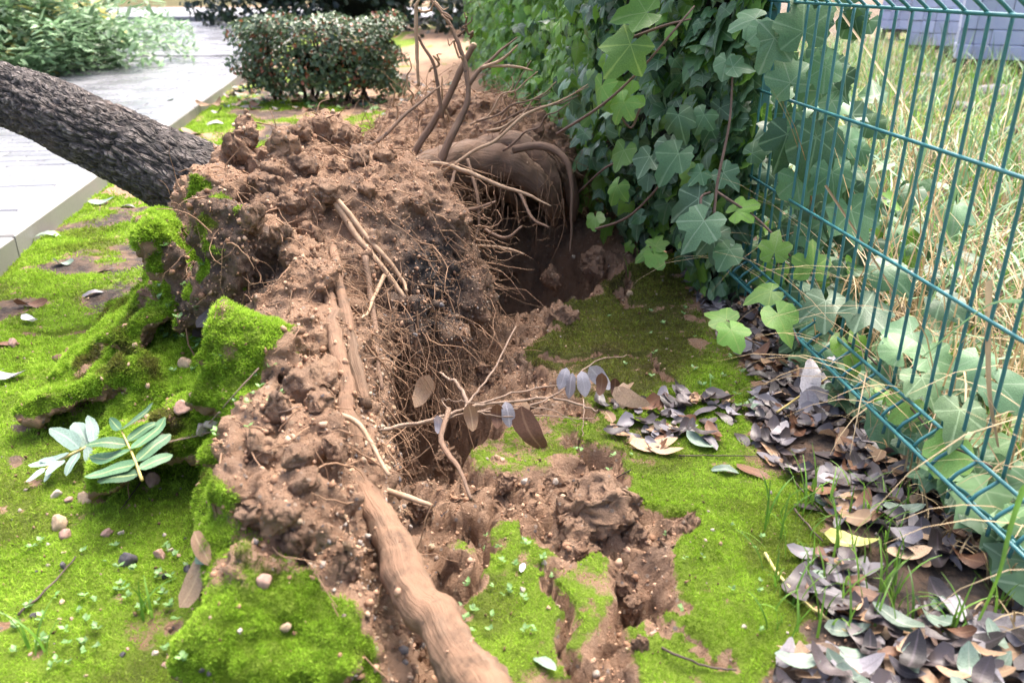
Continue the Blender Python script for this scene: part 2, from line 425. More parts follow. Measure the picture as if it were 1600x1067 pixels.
for (px, py, y, h, e) in [(375, 225, 1.98, (.03, .05, .07), (10, 30, 20)), (430, 285, 1.86, (.035, .05, .075), (20, 35, 10)), (500, 215, 2.10, (.055, .05, .045), (0, 10, 30)),
                          (455, 250, 2.02, (.04, .04, .06), (20, 0, 40)), (540, 232, 2.12, (.035, .05, .05), (20, 10, 0)), (420, 345, 1.76, (.05, .05, .055), (0, 30, 20)), (480, 335, 1.78, (.04, .05, .06), (10, 30, 60)),
                          (350, 300, 1.80, (.05, .05, .04), (0, 20, 0)), (500, 270, 1.95, (.04, .05, .04), (30, 10, 20)), (575, 270, 1.98, (.05, .04, .04), (10, 40, 0)), (420, 400, 1.62, (.035, .06, .07), (10, 20, 10)), (455, 420, 1.60, (.03, .05, .06), (0, 30, 20)),
                          (480, 610, 1.20, (.055, .05, .05), (10, 20, 30)), (430, 660, 1.12, (.045, .045, .05), (0, 10, 40)), (500, 690, 1.06, (.04, .05, .04), (20, 0, 20)), (420, 760, .98, (.06, .05, .045), (10, 10, 10)),
                          (480, 800, .93, (.05, .04, .05), (20, 30, 0)), (470, 540, 1.32, (.05, .04, .04), (20, 30, 0)), (390, 700, 1.08, (.03, .04, .04), (0, 0, 40)), (530, 860, .86, (.035, .03, .03), (0, 40, 0)),
                          (490, 465, 1.50, (.04, .05, .06), (10, 0, 0)), (640, 330, 1.86, (.05, .05, .05), (0, 0, 30)), (700, 360, 1.86, (.05, .05, .05), (0, 30, 30)), (735, 470, 1.82, (.04, .05, .06), (30, 0, 0)), (690, 540, 1.70, (.045, .04, .05), (0, 30, 0)), (640, 500, 1.66, (.05, .05, .05), (0, 30, 60))]:
    rbox(W(px, py, y), np.array(h) * 1.02, e, .018, .012)
ell(W(505, 830, .87), (.035, .03, .03), (0, 0, 0), .015, True)
ell(W(440, 615, 1.15), (.016, .05, .03), (0, 0, 30), .012, True)
ell(W(408, 620, 1.14), (.012, .06, .05), (0, 0, -12), .012, True)
ell(W(205, 480, 1.55), (.03, .05, .04), (0, 0, 0), .02, True)
ell(W(295, 600, 1.25), (.03, .07, .035), (0, 0, -20), .02, True)
# roughen the field near the surface
nb = np.argwhere(np.abs(FLD) < .06); Pn = O + nb * H
a_ = fbm(Pn, .11, 3, 71); b_ = fbm(Pn, .04, 2, 72)
FLD[nb[:, 0], nb[:, 1], nb[:, 2]] += .028 * a_ * sstep(.06, .03, np.abs(FLD[nb[:, 0], nb[:, 1], nb[:, 2]])) + .011 * b_
def surface_nets(f, org, h):
    s = f < 0
    nx, ny, nz = f.shape
    acc = np.zeros((nx - 1, ny - 1, nz - 1, 3), np.float32); cnt = np.zeros((nx - 1, ny - 1, nz - 1), np.float32)
    cor = [(i, j, k) for i in (0, 1) for j in (0, 1) for k in (0, 1)]
    sl = lambda c: (slice(c[0], nx - 1 + c[0]), slice(c[1], ny - 1 + c[1]), slice(c[2], nz - 1 + c[2]))
    for A in cor:
        for axn in range(3):
            if A[axn]: continue
            B = list(A); B[axn] = 1; B = tuple(B)
            m = s[sl(A)] != s[sl(B)]
            ii = np.argwhere(m)
            if not len(ii): continue
            fa = f[sl(A)][m]; fb = f[sl(B)][m]; t = fa / (fa - fb)
            pt = np.array(A, np.float32)[None].repeat(len(ii), 0); pt[:, axn] = t
            acc[m] += pt; cnt[m] += 1
    act = cnt > 0; ids = np.full(act.shape, -1, np.int64); ids[act] = np.arange(act.sum())
    V = (np.argwhere(act) + acc[act] / cnt[act][:, None]) * h + org
    Q = []
    for axn in range(3):
        o1, o2 = (axn + 1) % 3, (axn + 2) % 3
        lo = [slice(1, n - 1) for n in (nx, ny, nz)]; lo[axn] = slice(0, (nx, ny, nz)[axn] - 1)
        hi = list(lo); hi[axn] = slice(1, (nx, ny, nz)[axn])
        a, b = s[tuple(lo)], s[tuple(hi)]
        for flip, m in ((False, a & ~b), (True, ~a & b)):
            ii = np.argwhere(m)
            if not len(ii): continue
            base = ii + np.array([l.start for l in lo])
            def cell(d1, d2):
                c = base.copy(); c[:, o1] += d1; c[:, o2] += d2; return ids[c[:, 0], c[:, 1], c[:, 2]]
            q = np.stack([cell(-1, -1), cell(0, -1), cell(0, 0), cell(-1, 0)], -1)
            Q.append(q[:, ::-1] if flip else q)
    return V, np.concatenate(Q)
PV, PF = surface_nets(FLD, O, H)
def compact(V, Fc):
    u, inv = np.unique(Fc, return_inverse=True); return V[u], inv.reshape(Fc.shape)
ctr = PV[PF].mean(1)
gzc = ground_fields(ctr[:, 0], ctr[:, 1])[0]
PV, PF = compact(PV, PF[ctr[:, 2] > gzc - .05])
tmp = bpy.data.objects.new('tmp', mesh_np('tmp', PV, PF, M_SOIL)); COL.objects.link(tmp)
sm = tmp.modifiers.new('s', 'SUBSURF'); sm.levels = 1; sm.subdivision_type = 'CATMULL_CLARK'
dg = bpy.context.evaluated_depsgraph_get(); dg.update()
ev = tmp.evaluated_get(dg).to_mesh()
nv = len(ev.vertices); V2 = np.zeros(nv * 3, np.float32); N2 = np.zeros(nv * 3, np.float32)
ev.vertices.foreach_get('co', V2); ev.vertex_normals.foreach_get('vector', N2); V2 = V2.reshape(-1, 3); N2 = N2.reshape(-1, 3)
F2 = np.zeros(len(ev.polygons) * 4, np.int32); ev.loops.foreach_get('vertex_index', F2); F2 = F2.reshape(-1, 4)
tm_ = tmp.data; bpy.data.objects.remove(tmp); bpy.data.meshes.remove(tm_)
# moss grows on the old ground surface: the side turned left and up
CREST = np.array([W(330, 300, 1.72)[:2], W(388, 395, 1.55)[:2], W(392, 500, 1.42)[:2], W(470, 555, 1.24)[:2], W(420, 640, 1.14)[:2], W(372, 690, 1.10)[:2], W(345, 760, 1.02)[:2], W(360, 850, .93)[:2], W(560, 940, .80)[:2], W(600, 1040, .74)[:2], W(620, 1300, .55)[:2]])
def left_of_crest(x, y):
    cx = np.interp(-y, -CREST[:, 1], CREST[:, 0]); return cx - x     # >0 = mossy side
lc = left_of_crest(V2[:, 0], V2[:, 1]) + .018 * fbm(V2, .06, 3, 81)
pm = sstep(-.012, .02, lc)
pm = np.where((V2[:, 1] > 1.75) & (V2[:, 2] > .16 + .12 * sstep(-.6, -1.0, V2[:, 0])), 0, pm)
pm = np.where(V2[:, 1] > 2.15, pm * sstep(-.62, -.74, V2[:, 0]), pm)
pm = pm * sstep(-.35, .0, N2[:, 2] - .35 * N2[:, 0]) 
inS1 = np.linalg.norm((V2 - S1) / np.array([.12, .12, .17]), axis=1) < 1
under = sstep(-.05, -.25, N2[:, 2])
pm = np.clip(pm * (.88 + .75 * fbm(V2, .10, 4, 82)), 0, 1) * (1 - under)
pm = np.where(inS1, pm * sstep(.0, .45, fbm(V2, .05, 2, 83)), pm)
pol = np.clip(.9 * sstep(.2, .6, fbm(V2, .10, 3, 84)), 0, 1)
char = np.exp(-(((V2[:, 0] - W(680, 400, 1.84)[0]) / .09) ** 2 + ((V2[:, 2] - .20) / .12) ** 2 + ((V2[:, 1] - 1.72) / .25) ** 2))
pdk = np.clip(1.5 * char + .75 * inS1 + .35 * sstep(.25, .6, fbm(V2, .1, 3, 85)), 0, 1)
soilw = 1 - pm
disp = soilw * (.014 * (np.abs(fbm(V2, .045, 3, 91)) * 1.6 - .5) + .008 * np.abs(fbm(V2, .014, 2, 92))) + pm * (.006 * fbm(V2, .03, 2, 93))
V2 = V2 + N2 * disp[:, None]

# ------------------------------------------------------------------ ray casting on ground + plate, to set things down where they lie
BV = BVHTree.FromPolygons([tuple(v) for v in PV.tolist()], [tuple(q) for q in PF.tolist()])
def gnormal(x, y, e=.02):
    a, b, c = hz(x, y), hz(x + e, y), hz(x, y + e)
    n = Vector((-(b - a) / e, -(c - a) / e, 1)); return n.normalized()
def cast(px, py, ground_only=False):
    d = Vector(ray(px, py)).normalized(); o = Vector((0, 0, CAMZ))
    p = G(px, py, 0)
    for _ in range(4): p = G(px, py, hz(p[0], p[1]))
    best, nrm = Vector(p), gnormal(p[0], p[1])
    if not ground_only:
        h = BV.ray_cast(o, d)
        if h[0] is not None and (h[0] - o).length < (best - o).length:
            best, nrm = h[0], h[1]
            if nrm.dot(d) > 0: nrm = -nrm
    return best, nrm
def top_at(x, y):
    h = BV.ray_cast(Vector((x, y, 1.5)), Vector((0, 0, -1))); z = hz(x, y)
    if h[0] is not None and h[0].z > z: return h[0].z, h[1] if h[1].z > 0 else -h[1]
    return z, gnormal(x, y)

# ------------------------------------------------------------------ FALLEN TREE
def mat_bark():
    b = NB('bark'); c0 = b.attr('ridge'); p = b.pos(); v = b.n('Attribute', attribute_name='rc').outputs['Vector']
    n = b.noise(p, 60, 6, .7); n2 = b.noise(p, 9, 4, .6)
    vd = b.n('VectorMath', {0: v, 1: b.n('VectorMath', {0: b.n('TexNoise', {'Vector': v, 'Scale': 22.0, 'Detail': 4.0}).outputs['Color'], 1: (.030, .030, .030)}, operation='MULTIPLY').outputs[0]}, operation='ADD').outputs[0]
    e1 = b.n('TexVoronoi', {'Vector': vd, 'Scale': 62.0}, feature='DISTANCE_TO_EDGE').outputs['Distance']
    e2 = b.n('TexVoronoi', {'Vector': vd, 'Scale': 150.0}, feature='DISTANCE_TO_EDGE').outputs['Distance']
    pl = b.math('MULTIPLY', b.ramp(e1, [(.02, (0,) * 3), (.20, (1,) * 3)]), b.math('MULTIPLY_ADD', b.ramp(e2, [(.0, (0,) * 3), (.16, (1,) * 3)]), .55, .45))
    c = b.math('ADD', b.math('MULTIPLY', pl, .62), b.math('MULTIPLY', c0, .38))
    col = b.ramp(c, [(.10, (.008, .007, .006)), (.42, (.055, .045, .041)), (.80, (.135, .115, .105)), (1, (.21, .185, .17))])
    col = b.mix(b.ramp(n, [(.35, (0,) * 3), (.75, (.5,) * 3)]), col, (.085, .078, .074))
    col = b.mix(b.ramp(n2, [(.55, (0,) * 3), (.7, (.35,) * 3)]), col, (.13, .085, .065))
    return b.bsdf(col, .75, b.math('ADD', b.math('MULTIPLY', pl, 1.0), b.math('MULTIPLY', n, .35)), 1.0, .010, .3)
M_BARK = mat_bark()
def mat_root(name, stops, dirt):
    b = NB(name); v = b.n('Attribute', attribute_name='rc').outputs['Vector']; p = b.pos()
    n = b.noise(v, 70, 6, .7); n2 = b.noise(p, 11, 5, .7); n3 = b.noise(v, 260, 5, .7)
    c = b.ramp(n, stops); c = b.mix(b.ramp(n2, [(.44, (0,) * 3), (.56, (.9,) * 3)]), c, dirt)
    c = b.mix(b.ramp(b.noise(p, 26, 4, .7), [(.64, (0,) * 3), (.70, (.8,) * 3)]), c, (.045, .034, .03))
    return b.bsdf(c, .75, b.math('ADD', n, b.math('MULTIPLY', n3, .5)), .9, .006, .25)
M_ROOT = mat_root('root_wood', [(.3, (.075, .046, .029)), (.52, (.165, .106, .069)), (.75, (.26, .182, .125))], (.25, .150, .094))
M_ROOTB = mat_root('root_bark', [(.3, (.11, .072, .05)), (.52, (.20, .135, .095)), (.75, (.30, .205, .145))], (.22, .14, .095))
M_ROOTP = mat_simple('root_pale', (.26, .165, .10), (.46, .33, .22), 40, .75, .4, .003, world=True)
M_ROOTLET = mat_simple('rootlet', (.15, .085, .05), (.34, .215, .13), 30, .8, .3, .002, world=True)
M_CUT = mat_simple('cut_wood', (.45, .33, .20), (.60, .47, .31), 60, .7, .3, .002)

tree = thing('fallen_tree', 'fallen tree with dark ridged trunk and uprooted soil-caked root plate', 'tree', (-.5, 2.0, 0))
tree_inv = Matrix.Translation((.5, -2.0, 0))
def tpart(name, me, kind=None, label=None, parent=None):
    o = obj(name, me, parent or tree)
    if parent is None: o.matrix_parent_inverse = tree_inv
    return tag(o, label, None, None, kind)
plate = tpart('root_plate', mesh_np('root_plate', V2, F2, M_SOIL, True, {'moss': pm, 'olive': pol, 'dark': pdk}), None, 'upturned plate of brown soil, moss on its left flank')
# trunk
tp = smooth_path([W(385, 335, 2.02), W(335, 305, 2.02), W(250, 258, 2.06), W(140, 205, 2.16), W(0, 146, 2.36), (-2.35, 2.75, .68), (-3.3, 3.2, .86)], 14)
def bark_tube(P, rad, n=100, along=3.0, seed=5, amp=.0062):
    V, Fc = tube(P, rad, n, True)
    m = len(P); a = np.tile(np.arange(n) / n * 2 * np.pi, m)
    L = np.concatenate([[0], np.cumsum(np.linalg.norm(np.diff(P, axis=0), axis=1))]).repeat(n)
    rr = np.repeat(np.interp(np.linspace(0, 1, m), np.linspace(0, 1, len(rad)), rad), n)
    q = np.stack([np.cos(a) * .085, np.sin(a) * .085, L * .26], -1)
    q = q + .010 * np.stack([fbm(q, .05, 2, seed + 9), fbm(q, .05, 2, seed + 10), fbm(q, .05, 2, seed + 11)], -1)
    r1 = np.maximum(1 - np.abs(fbm(q * [1, 1, .40], .013, 3, seed)) * 2.2, .75 - np.abs(fbm(q * [1, 1, 1.5], .019, 2, seed + 21)) * 3.2); r2 = fbm(q * [1, 1, 3.5], .008, 3, seed + 3)
    ridge = np.clip(1 - np.clip(r1, 0, 1) ** 2.2 * 1.15 + .28 * r2 - .05, 0, 1)
    C = np.repeat(P, n, 0); N = V[:m * n] - C; N /= np.linalg.norm(N, axis=1, keepdims=True)
    V = V[:m * n] + N * ((ridge - .5) * amp * 1.7 + .010 * fbm(q, .12, 2, seed + 5))[:, None]
    Fq = np.array([f for f in Fc if len(f) == 4])
    return V, Fq, ridge, np.stack([np.cos(a) * .085, np.sin(a) * .085, L * .30], -1)
def bark_mesh(name, V_, F_, rd, rc):
    me = mesh_np(name, V_, F_, M_BARK, True, {'ridge': rd}); at = me.attributes.new('rc', 'FLOAT_VECTOR', 'POINT'); at.data.foreach_set('vector', rc.astype(np.float32).ravel()); return me
tpf = smooth_path(tp, 6)
trunk_geo = bark_tube(tpf, [.150, .112, .093, .086, .083, .078, .072])
tpart('trunk', bark_mesh('trunk', *trunk_geo))
# roots
def root(pts, rad, m=M_ROOT, n=9, sub=6, knob=.08, name='root', rough=.004, label=None):
    P = smooth_path(pts, sub)
    P = P + rough * np.stack([fbm(P, .09, 3, 3), fbm(P, .09, 3, 4), fbm(P, .09, 3, 5)], -1)
    V, Fc = tube(P, rad, n, True); V = np.asarray(V)
    r0 = np.interp(np.linspace(0, 1, len(P)), np.linspace(0, 1, len(np.atleast_1d(rad))), np.atleast_1d(rad)).repeat(n)
    C = np.repeat(P, n, 0); N = V - C; nl = np.linalg.norm(N, axis=1, keepdims=True) + 1e-9
    V = V + N / nl * (r0 * knob * (1.5 * fbm(V, .05, 3, 6) + 1.0 * fbm(V, .013, 2, 7)))[:, None]
    Ln = np.concatenate([[0], np.cumsum(np.linalg.norm(np.diff(P, axis=0), axis=1))]).repeat(n); aa = np.tile(np.arange(n) / n * 2 * np.pi, len(P))
    me = MB().add(V, Fc).mesh(name, m); at = me.attributes.new('rc', 'FLOAT_VECTOR', 'POINT')
    at.data.foreach_set('vector', np.stack([np.cos(aa) * r0 * 1.5, np.sin(aa) * r0 * 1.5, Ln * .10], -1).astype(np.float32).ravel())
    return tpart(name, me, None, label)
Wp = lambda L: [W(*q) for q in L]
def On(L, r=.01):                            # lay a root on the soil surface
    out = []
    for px, py in L:
        p, n = cast(px, py); out.append(np.array(p + n * r * .35))
    out = np.array(out); out[1:-1] = (out[:-2] + 2 * out[1:-1] + out[2:]) / 4
    return list(out)
root(Wp([(790, 1150, .60), (745, 1065, .685), (690, 985, .765), (628, 890, .86), (588, 805, .965), (560, 742, 1.05)]) + On([(550, 665), (540, 600), (524, 530), (512, 460), (508, 400)], .006),
     [.031, .031, .027, .027, .020, .016, .014, .013, .013, .011, .010], n=30, sub=14, knob=.12, rough=.009, label='thick pale root running down the ridge towards the viewer')
root(On([(566, 640), (552, 570), (538, 500), (528, 440), (520, 390)], .012), [.012, .013, .012, .010, .008], n=10, knob=.2)
root(Wp([(600, 300, 2.45), (680, 262, 2.48), (745, 248, 2.55), (805, 262, 2.56), (845, 292, 2.56), (862, 325, 2.60), (866, 350, 2.66)]), [.045, .052, .056, .050, .038, .026, .012], M_ROOTB, 24, 10, .12, label='thick smooth root arching over the dark hollow')
root(Wp([(800, 225, 2.85), (850, 240, 2.78), (882, 270, 2.74), (894, 310, 2.74), (896, 345, 2.76)]), [.035, .036, .032, .022, .010], M_ROOTB, 16, 8, .14)
root(Wp([(740, 232, 2.72), (800, 222, 2.72), (845, 252, 2.68), (866, 290, 2.66), (874, 325, 2.68)]), [.03, .036, .034, .026, .012], M_ROOTB, 16, 8, .16)
root(Wp([(690, 275, 2.45), (750, 285, 2.60), (800, 310, 2.72), (820, 345, 2.8)]), [.024, .022, .018, .008], M_ROOTB, 14, 8, .16)
root(Wp([(638, 262, 2.40), (655, 225, 2.40), (682, 185, 2.41), (706, 140, 2.42), (722, 105, 2.43), (740, 72, 2.44)]), [.0105, .0105, .010, .0095, .009, .0085], M_ROOTB, 12, 6, .10, rough=.004)
root(Wp([(680, 275, 2.30), (700, 225, 2.32), (718, 190, 2.34), (732, 150, 2.36), (728, 110, 2.38), (712, 62, 2.40), (690, 20, 2.42), (655, -25, 2.45)]), [.012, .0115, .0095, .0075, .0065, .0055, .0045, .003], M_ROOTB, 10, 6, .10, rough=.004)
root(Wp([(734, 132, 2.37), (752, 108, 2.38), (775, 85, 2.39), (808, 60, 2.41)]), [.0065, .0055, .004, .002], M_ROOTB, 7)
root(Wp([(752, 108, 2.38), (785, 92, 2.37), (810, 72, 2.37)]), [.006, .004, .002], M_ROOTP, 6)
root(Wp([(758, 104, 2.38), (800, 105, 2.36), (832, 110, 2.34)]), [.005, .004, .002], M_ROOTP, 6)
root(Wp([(520, 272, 2.02), (560, 240, 2.06), (605, 208, 2.10), (645, 170, 2.14), (688, 134, 2.18)]), [.007, .006, .005, .004, .002], M_ROOTB, 8)
root(Wp([(655, 135, 2.38), (651, 90, 2.38), (650, 20, 2.39), (655, 0, 2.39), (664, -15, 2.4)]), [.004, .005, .005, .004, .003], M_ROOTP, 6)
root(Wp([(690, 185, 2.38), (680, 110, 2.38), (660, 72, 2.39), (652, 55, 2.39)]), [.006, .005, .004, .003], M_ROOTB, 6)
root(Wp([(800, 233, 2.50), (838, 229, 2.48), (868, 236, 2.45), (888, 258, 2.42), (893, 300, 2.40), (893, 360, 2.38), (891, 398, 2.36)]), [.012, .012, .011, .009, .005, .004, .002], M_ROOTB, 8)
root(Wp([(630, 262, 2.22), (680, 255, 2.20), (730, 268, 2.18), (780, 290, 2.16), (825, 305, 2.14), (860, 322, 2.12)]), [.006, .006, .006, .005, .004, .002], M_ROOTP, 7)
root(On([(510, 300), (530, 335), (560, 372), (600, 425), (622, 448), (640, 480), (685, 515), (732, 541)], .03), [.007, .008, .007, .006, .006, .005, .004, .002], M_ROOTP, 7)
root(On([(508, 300), (540, 330), (575, 375), (612, 418), (634, 445), (636, 462)], .03), [.006, .006, .006, .005, .004, .003], M_ROOTP, 7)
root(On([(570, 400), (576, 450), (580, 510), (582, 560), (588, 610)], .03), [.007, .007, .006, .005, .004], M_ROOTB, 7)
root(On([(598, 430), (585, 465), (568, 490), (560, 505)], .03), [.005, .004, .003, .002], M_ROOTP, 6)
root(Wp([(690, 270, 2.2), (740, 235, 2.22), (780, 215, 2.24), (820, 180, 2.26), (870, 160, 2.28), (918, 133, 2.30)]), [.005, .005, .0045, .004, .003, .0015], M_ROOTP, 6)
for sx, sy, ex, ey, yy in [(745, 190, 862, 142, 2.6), (760, 205, 918, 136, 2.55), (770, 195, 905, 150, 2.6), (735, 195, 840, 112, 2.62), (775, 205, 830, 95, 2.64), (780, 210, 870, 128, 2.6), (785, 235, 890, 160, 2.5), (790, 200, 800, 120, 2.65),
                            (700, 190, 690, 120, 2.5), (620, 190, 610, 130, 2.6), (650, 170, 640, 90, 2.5), (735, 60, 728, 20, 2.42), (712, 65, 738, 28, 2.42), (722, 95, 700, 60, 2.4), (672, 110, 690, 85, 2.4), (655, 15, 700, 12, 2.4), (690, 20, 708, 45, 2.42)]:
    a, b = W(sx, sy, yy), W(ex, ey, yy - .06); k = np.linspace(0, 1, 7)[:, None]
    P = a + (b - a) * k + rng.normal(size=(7, 3)) * .010 * np.sin(k * 3.1)
    root(P, [.004, .003, .0014], random.choice([M_ROOTP, M_ROOTB]), 5, 3, .05)
for L in [[(590, 760, 1.05), (640, 778, 1.02), (675, 790, 1.0)], [(700, 640, 1.3), (690, 690, 1.2), (715, 730, 1.12), (738, 780, 1.05)], [(440, 690, 1.02), (490, 655, 1.08), (545, 655, 1.1), (580, 690, 1.06), (610, 740, 1.0)],
          [(452, 655, 1.1), (455, 690, 1.02), (460, 730, .97)], [(730, 250, 2.3), (745, 300, 2.22), (748, 350, 2.18), (740, 385, 2.14)], [(715, 255, 2.35), (700, 300, 2.2), (680, 345, 2.1)], [(810, 300, 2.4), (830, 340, 2.3), (858, 357, 2.25)],
          [(740, 385, 2.1), (780, 385, 2.05), (818, 398, 2.0)], [(760, 360, 2.1), (790, 372, 2.05), (815, 355, 2.05)], [(715, 330, 2.0), (750, 325, 1.98), (775, 318, 1.97)]]:
    root(Wp(L), [.005, .0045, .003], random.choice([M_ROOTP, M_ROOTP, M_ROOTB]), 6, 5, .1)
kz = np.concatenate([np.array([v.co[:] for v in o.data.vertices]) for o in tree.children if o.name.startswith('root') and len(o.data.vertices) > 900]); kn = np.tile([0, 0, 1.], (len(kz), 1))
KI = rng.choice(len(kz), 5200)
tpart('cut_end', MB().tube(np.array([W(739.5, 73, 2.44), W(741, 70, 2.445)]), [.0090, .0084], 12).mesh('cut_end', M_CUT))
# fine hair roots: too many to count
mb = MB()
tri = V2[F2[:, :3]]; area = np.linalg.norm(np.cross(tri[:, 1] - tri[:, 0], tri[:, 2] - tri[:, 0]), axis=1)
fc = V2[F2].mean(1); fn = N2[F2].mean(1); fpm = pm[F2].mean(1); fdk = pdk[F2].mean(1)
right = (fpm < .2) & (fn[:, 0] * .7 - fn[:, 1] * .5 > .05)
wgt = area * right * (fc[:, 1] > 1.15) * (fc[:, 2] > -.08)
lobe = np.exp(-((fc[:, 0] - W(590, 480, 1.6)[0]) / .12) ** 2 - ((fc[:, 1] - 1.65) / .2) ** 2) * 3 + .6
for i in rng.choice(len(fc), 600, p=(wgt * lobe) / (wgt * lobe).sum()):
    d = fn[i] * .7 + np.array([.12, -.25, -.8]) + rng.normal(size=3) * .45; ln = rng.uniform(.05, .26)
    P = wander(fc[i] - fn[i] * .004, d, ln, 7, .28, .10); mb.tube(P, [min(.0006 * math.exp(abs(rng.normal()) * .7), .0024), .0005], 4, False)
    if rng.random() < .5:
        for _ in range(rng.integers(1, 5)):
            k = rng.integers(2, 7); mb.tube(wander(P[k], rng.normal(size=3) + [0, 0, -.2], ln * .35, 4, .35, .05), [.0008, .0004], 3, False)
for _ in range(240):
    px_ = rng.uniform(545, 720); p, nn = cast(px_, rng.uniform(430, 600)); P = wander(np.array(p), [rng.normal() * .25, -.22, -1], rng.uniform(.08, .30), 9, .13, .10); mb.tube(P, [min(.0007 * math.exp(abs(rng.normal()) * .75), .0028), .0005], 4, False)
    for _k in range(rng.integers(0, 5)):
        k = rng.integers(3, 9); mb.tube(wander(P[k], rng.normal(size=3) + [0, -.3, 0], .05, 5, .4, .05), [.0009, .0004], 3, False)
wg2 = area * (fpm < .2) * (fc[:, 1] > 2.3) * (fn[:, 2] > -.1) * (fc[:, 2] > .08)
for i in rng.choice(len(fc), 680, p=wg2 / wg2.sum()):
    t = np.cross(fn[i], rng.normal(size=3)); t /= np.linalg.norm(t)
    P = wander(fc[i] + fn[i] * .004, t + fn[i] * rng.uniform(.0, .6) + [.35, 0, .1], rng.uniform(.05, .22), 6, .2, .05); mb.tube(P, [rng.uniform(.0009, .0020), .0005], 4, False)
wg3 = area * (fpm < .2) * (fc[:, 1] < 2.3) * (fn[:, 2] > .1)
for i in rng.choice(len(fc), 260, p=wg3 / wg3.sum()):
    t = np.cross(fn[i], rng.normal(size=3)); t /= np.linalg.norm(t)
    P = wander(fc[i] + fn[i] * .004, t + fn[i] * .4, rng.uniform(.03, .12), 6, .25, .12); mb.tube(P, [rng.uniform(.0010, .0022), .0006], 4, False)
# hanging hair in the hollow
for _ in range(32):
    p = W(rng.uniform(720, 880), rng.uniform(255, 330), rng.uniform(2.40, 2.55)); P = wander(p, [rng.normal() * .2, -.3, -1], rng.uniform(.08, .28), 8, .16, .12); mb.tube(P, [.0016, .0005], 4, False)
    for _k in range(rng.integers(0, 4)):
        k = rng.integers(3, 8); mb.tube(wander(P[k], rng.normal(size=3), .05, 4, .3, .05), [.0012, .0006], 3, False)
for _ in range(30):
    p = W(rng.uniform(735, 765), rng.uniform(330, 480), rng.uniform(1.86, 1.96)); mb.tube(wander(p, [.6, -.3, -.3 + rng.normal() * .5], rng.uniform(.04, .16), 8, .5, .08), [.002, .0006], 4, False)
tpart('rootlets', mb.mesh('rootlets', M_ROOTLET), 'stuff', 'tangle of fine hair roots')

# soil crumbs and grit lying on the torn soil
def blob(seed, n=2):
    g = np.random.default_rng(seed); me = bpy.data.meshes.new('b'); import bmesh
    bm = bmesh.new(); bmesh.ops.create_icosphere(bm, subdivisions=n, radius=1)
    V = np.array([v.co[:] for v in bm.verts]); Fc = [[v.index for v in f.verts] for f in bm.faces]; bm.free()
    V = V * g.uniform(.75, 1.15, 3)
    for _ in range(11):
        nn = g.normal(size=3); nn /= np.linalg.norm(nn); V = V - nn * np.maximum(V @ nn - g.uniform(.45, .85), 0)[:, None]
    V = V * (1 + .16 * fbm(V + seed * 5.1, .5, 3, seed))[:, None]; return V, np.array(Fc)
def mini(seed):
    g = np.random.default_rng(seed); V = np.array([(1, 0, 0), (-1, 0, 0), (0, 1, 0), (0, -1, 0), (0, 0, 1), (0, 0, -1)], float) * g.uniform(.6, 1.1, (6, 1)) + g.normal(size=(6, 3)) * .15
    return V, np.array([(0, 2, 4), (2, 1, 4), (1, 3, 4), (3, 0, 4), (2, 0, 5), (1, 2, 5), (3, 1, 5), (0, 3, 5)])
CR = [blob(s, 1) for s in range(12)]; CS = [mini(s) for s in range(12)]
def crumbs(P, N, S, mat, name, seed=3):
    g = np.random.default_rng(seed); Vs, Fs, A, n = [], [], [], 0
    for p, nn, s in zip(P, N, S):
        V, Fc = (CR if s > .006 else CS)[g.integers(12)]; V = V * g.uniform(.55, 1.25, 3); M = np.array(Euler(g.uniform(0, 6.3, 3)).to_matrix())
        Vs.append(V @ M.T * s + p + nn * s * .35); Fs.append(Fc + n); n += len(V); A.append(np.full(len(V), g.random()))
    return mesh_np(name, np.concatenate(Vs), np.concatenate(Fs), mat, False, {'leafid': np.concatenate(A)})
def mat_crumb(name, stops):
    b = NB(name); p = b.pos(); n = b.noise(p, 120, 5, .7); c = b.ramp(b.attr('leafid'), stops)
    c = b.n('HueSaturation', {'Value': b.math('MULTIPLY_ADD', n, 1.0, .5), 'Color': c}).outputs[0]
    return b.bsdf(c, .85, n, .8, .004, .25)
M_CRUMB = mat_crumb('soil_crumb', [(0, (.20, .112, .066)), (.4, (.37, .22, .135)), (.8, (.48, .31, .205)), (.94, (.52, .38, .26)), (1, (.15, .12, .10))])
M_DEB = mat_crumb('debris', [(0, (.06, .04, .02)), (.5, (.16, .10, .05)), (1, (.28, .20, .11))])
M_GRIT = mat_crumb('grit', [(0, (.30, .20, .12)), (.35, (.42, .31, .20)), (.7, (.34, .29, .25)), (.85, (.14, .13, .13)), (1, (.46, .40, .33))])
wsoil = area * (fpm < .25) * (fn[:, 2] > -.15)
ii = rng.choice(len(fc), 22000, p=wsoil / wsoil.sum())
tpart('soil_crumbs', crumbs(fc[ii], fn[ii], np.clip(rng.lognormal(-6.0, .5, len(ii)), .0012, .009), M_CRUMB, 'soil_crumbs'), 'stuff')
tpart('soil_crumbs', crumbs(kz[KI], kn[KI] * 0, np.clip(rng.lognormal(-5.85, .5, len(KI)), .0012, .008), M_CRUMB, 'soil_crumbs', 15), 'stuff')
wch = area * (fpm < .25) * np.exp(-((fc[:, 0] - W(660, 500, 1.75)[0]) / .11) ** 2 - ((fc[:, 2] - .06) / .12) ** 2) * (fc[:, 1] < 2.1)
ii = rng.choice(len(fc), 2200, p=wch / wch.sum())
tpart('grit', crumbs(fc[ii], fn[ii], np.clip(rng.lognormal(-6.0, .5, len(ii)), .0015, .009), M_GRIT, 'grit', 5), 'stuff')
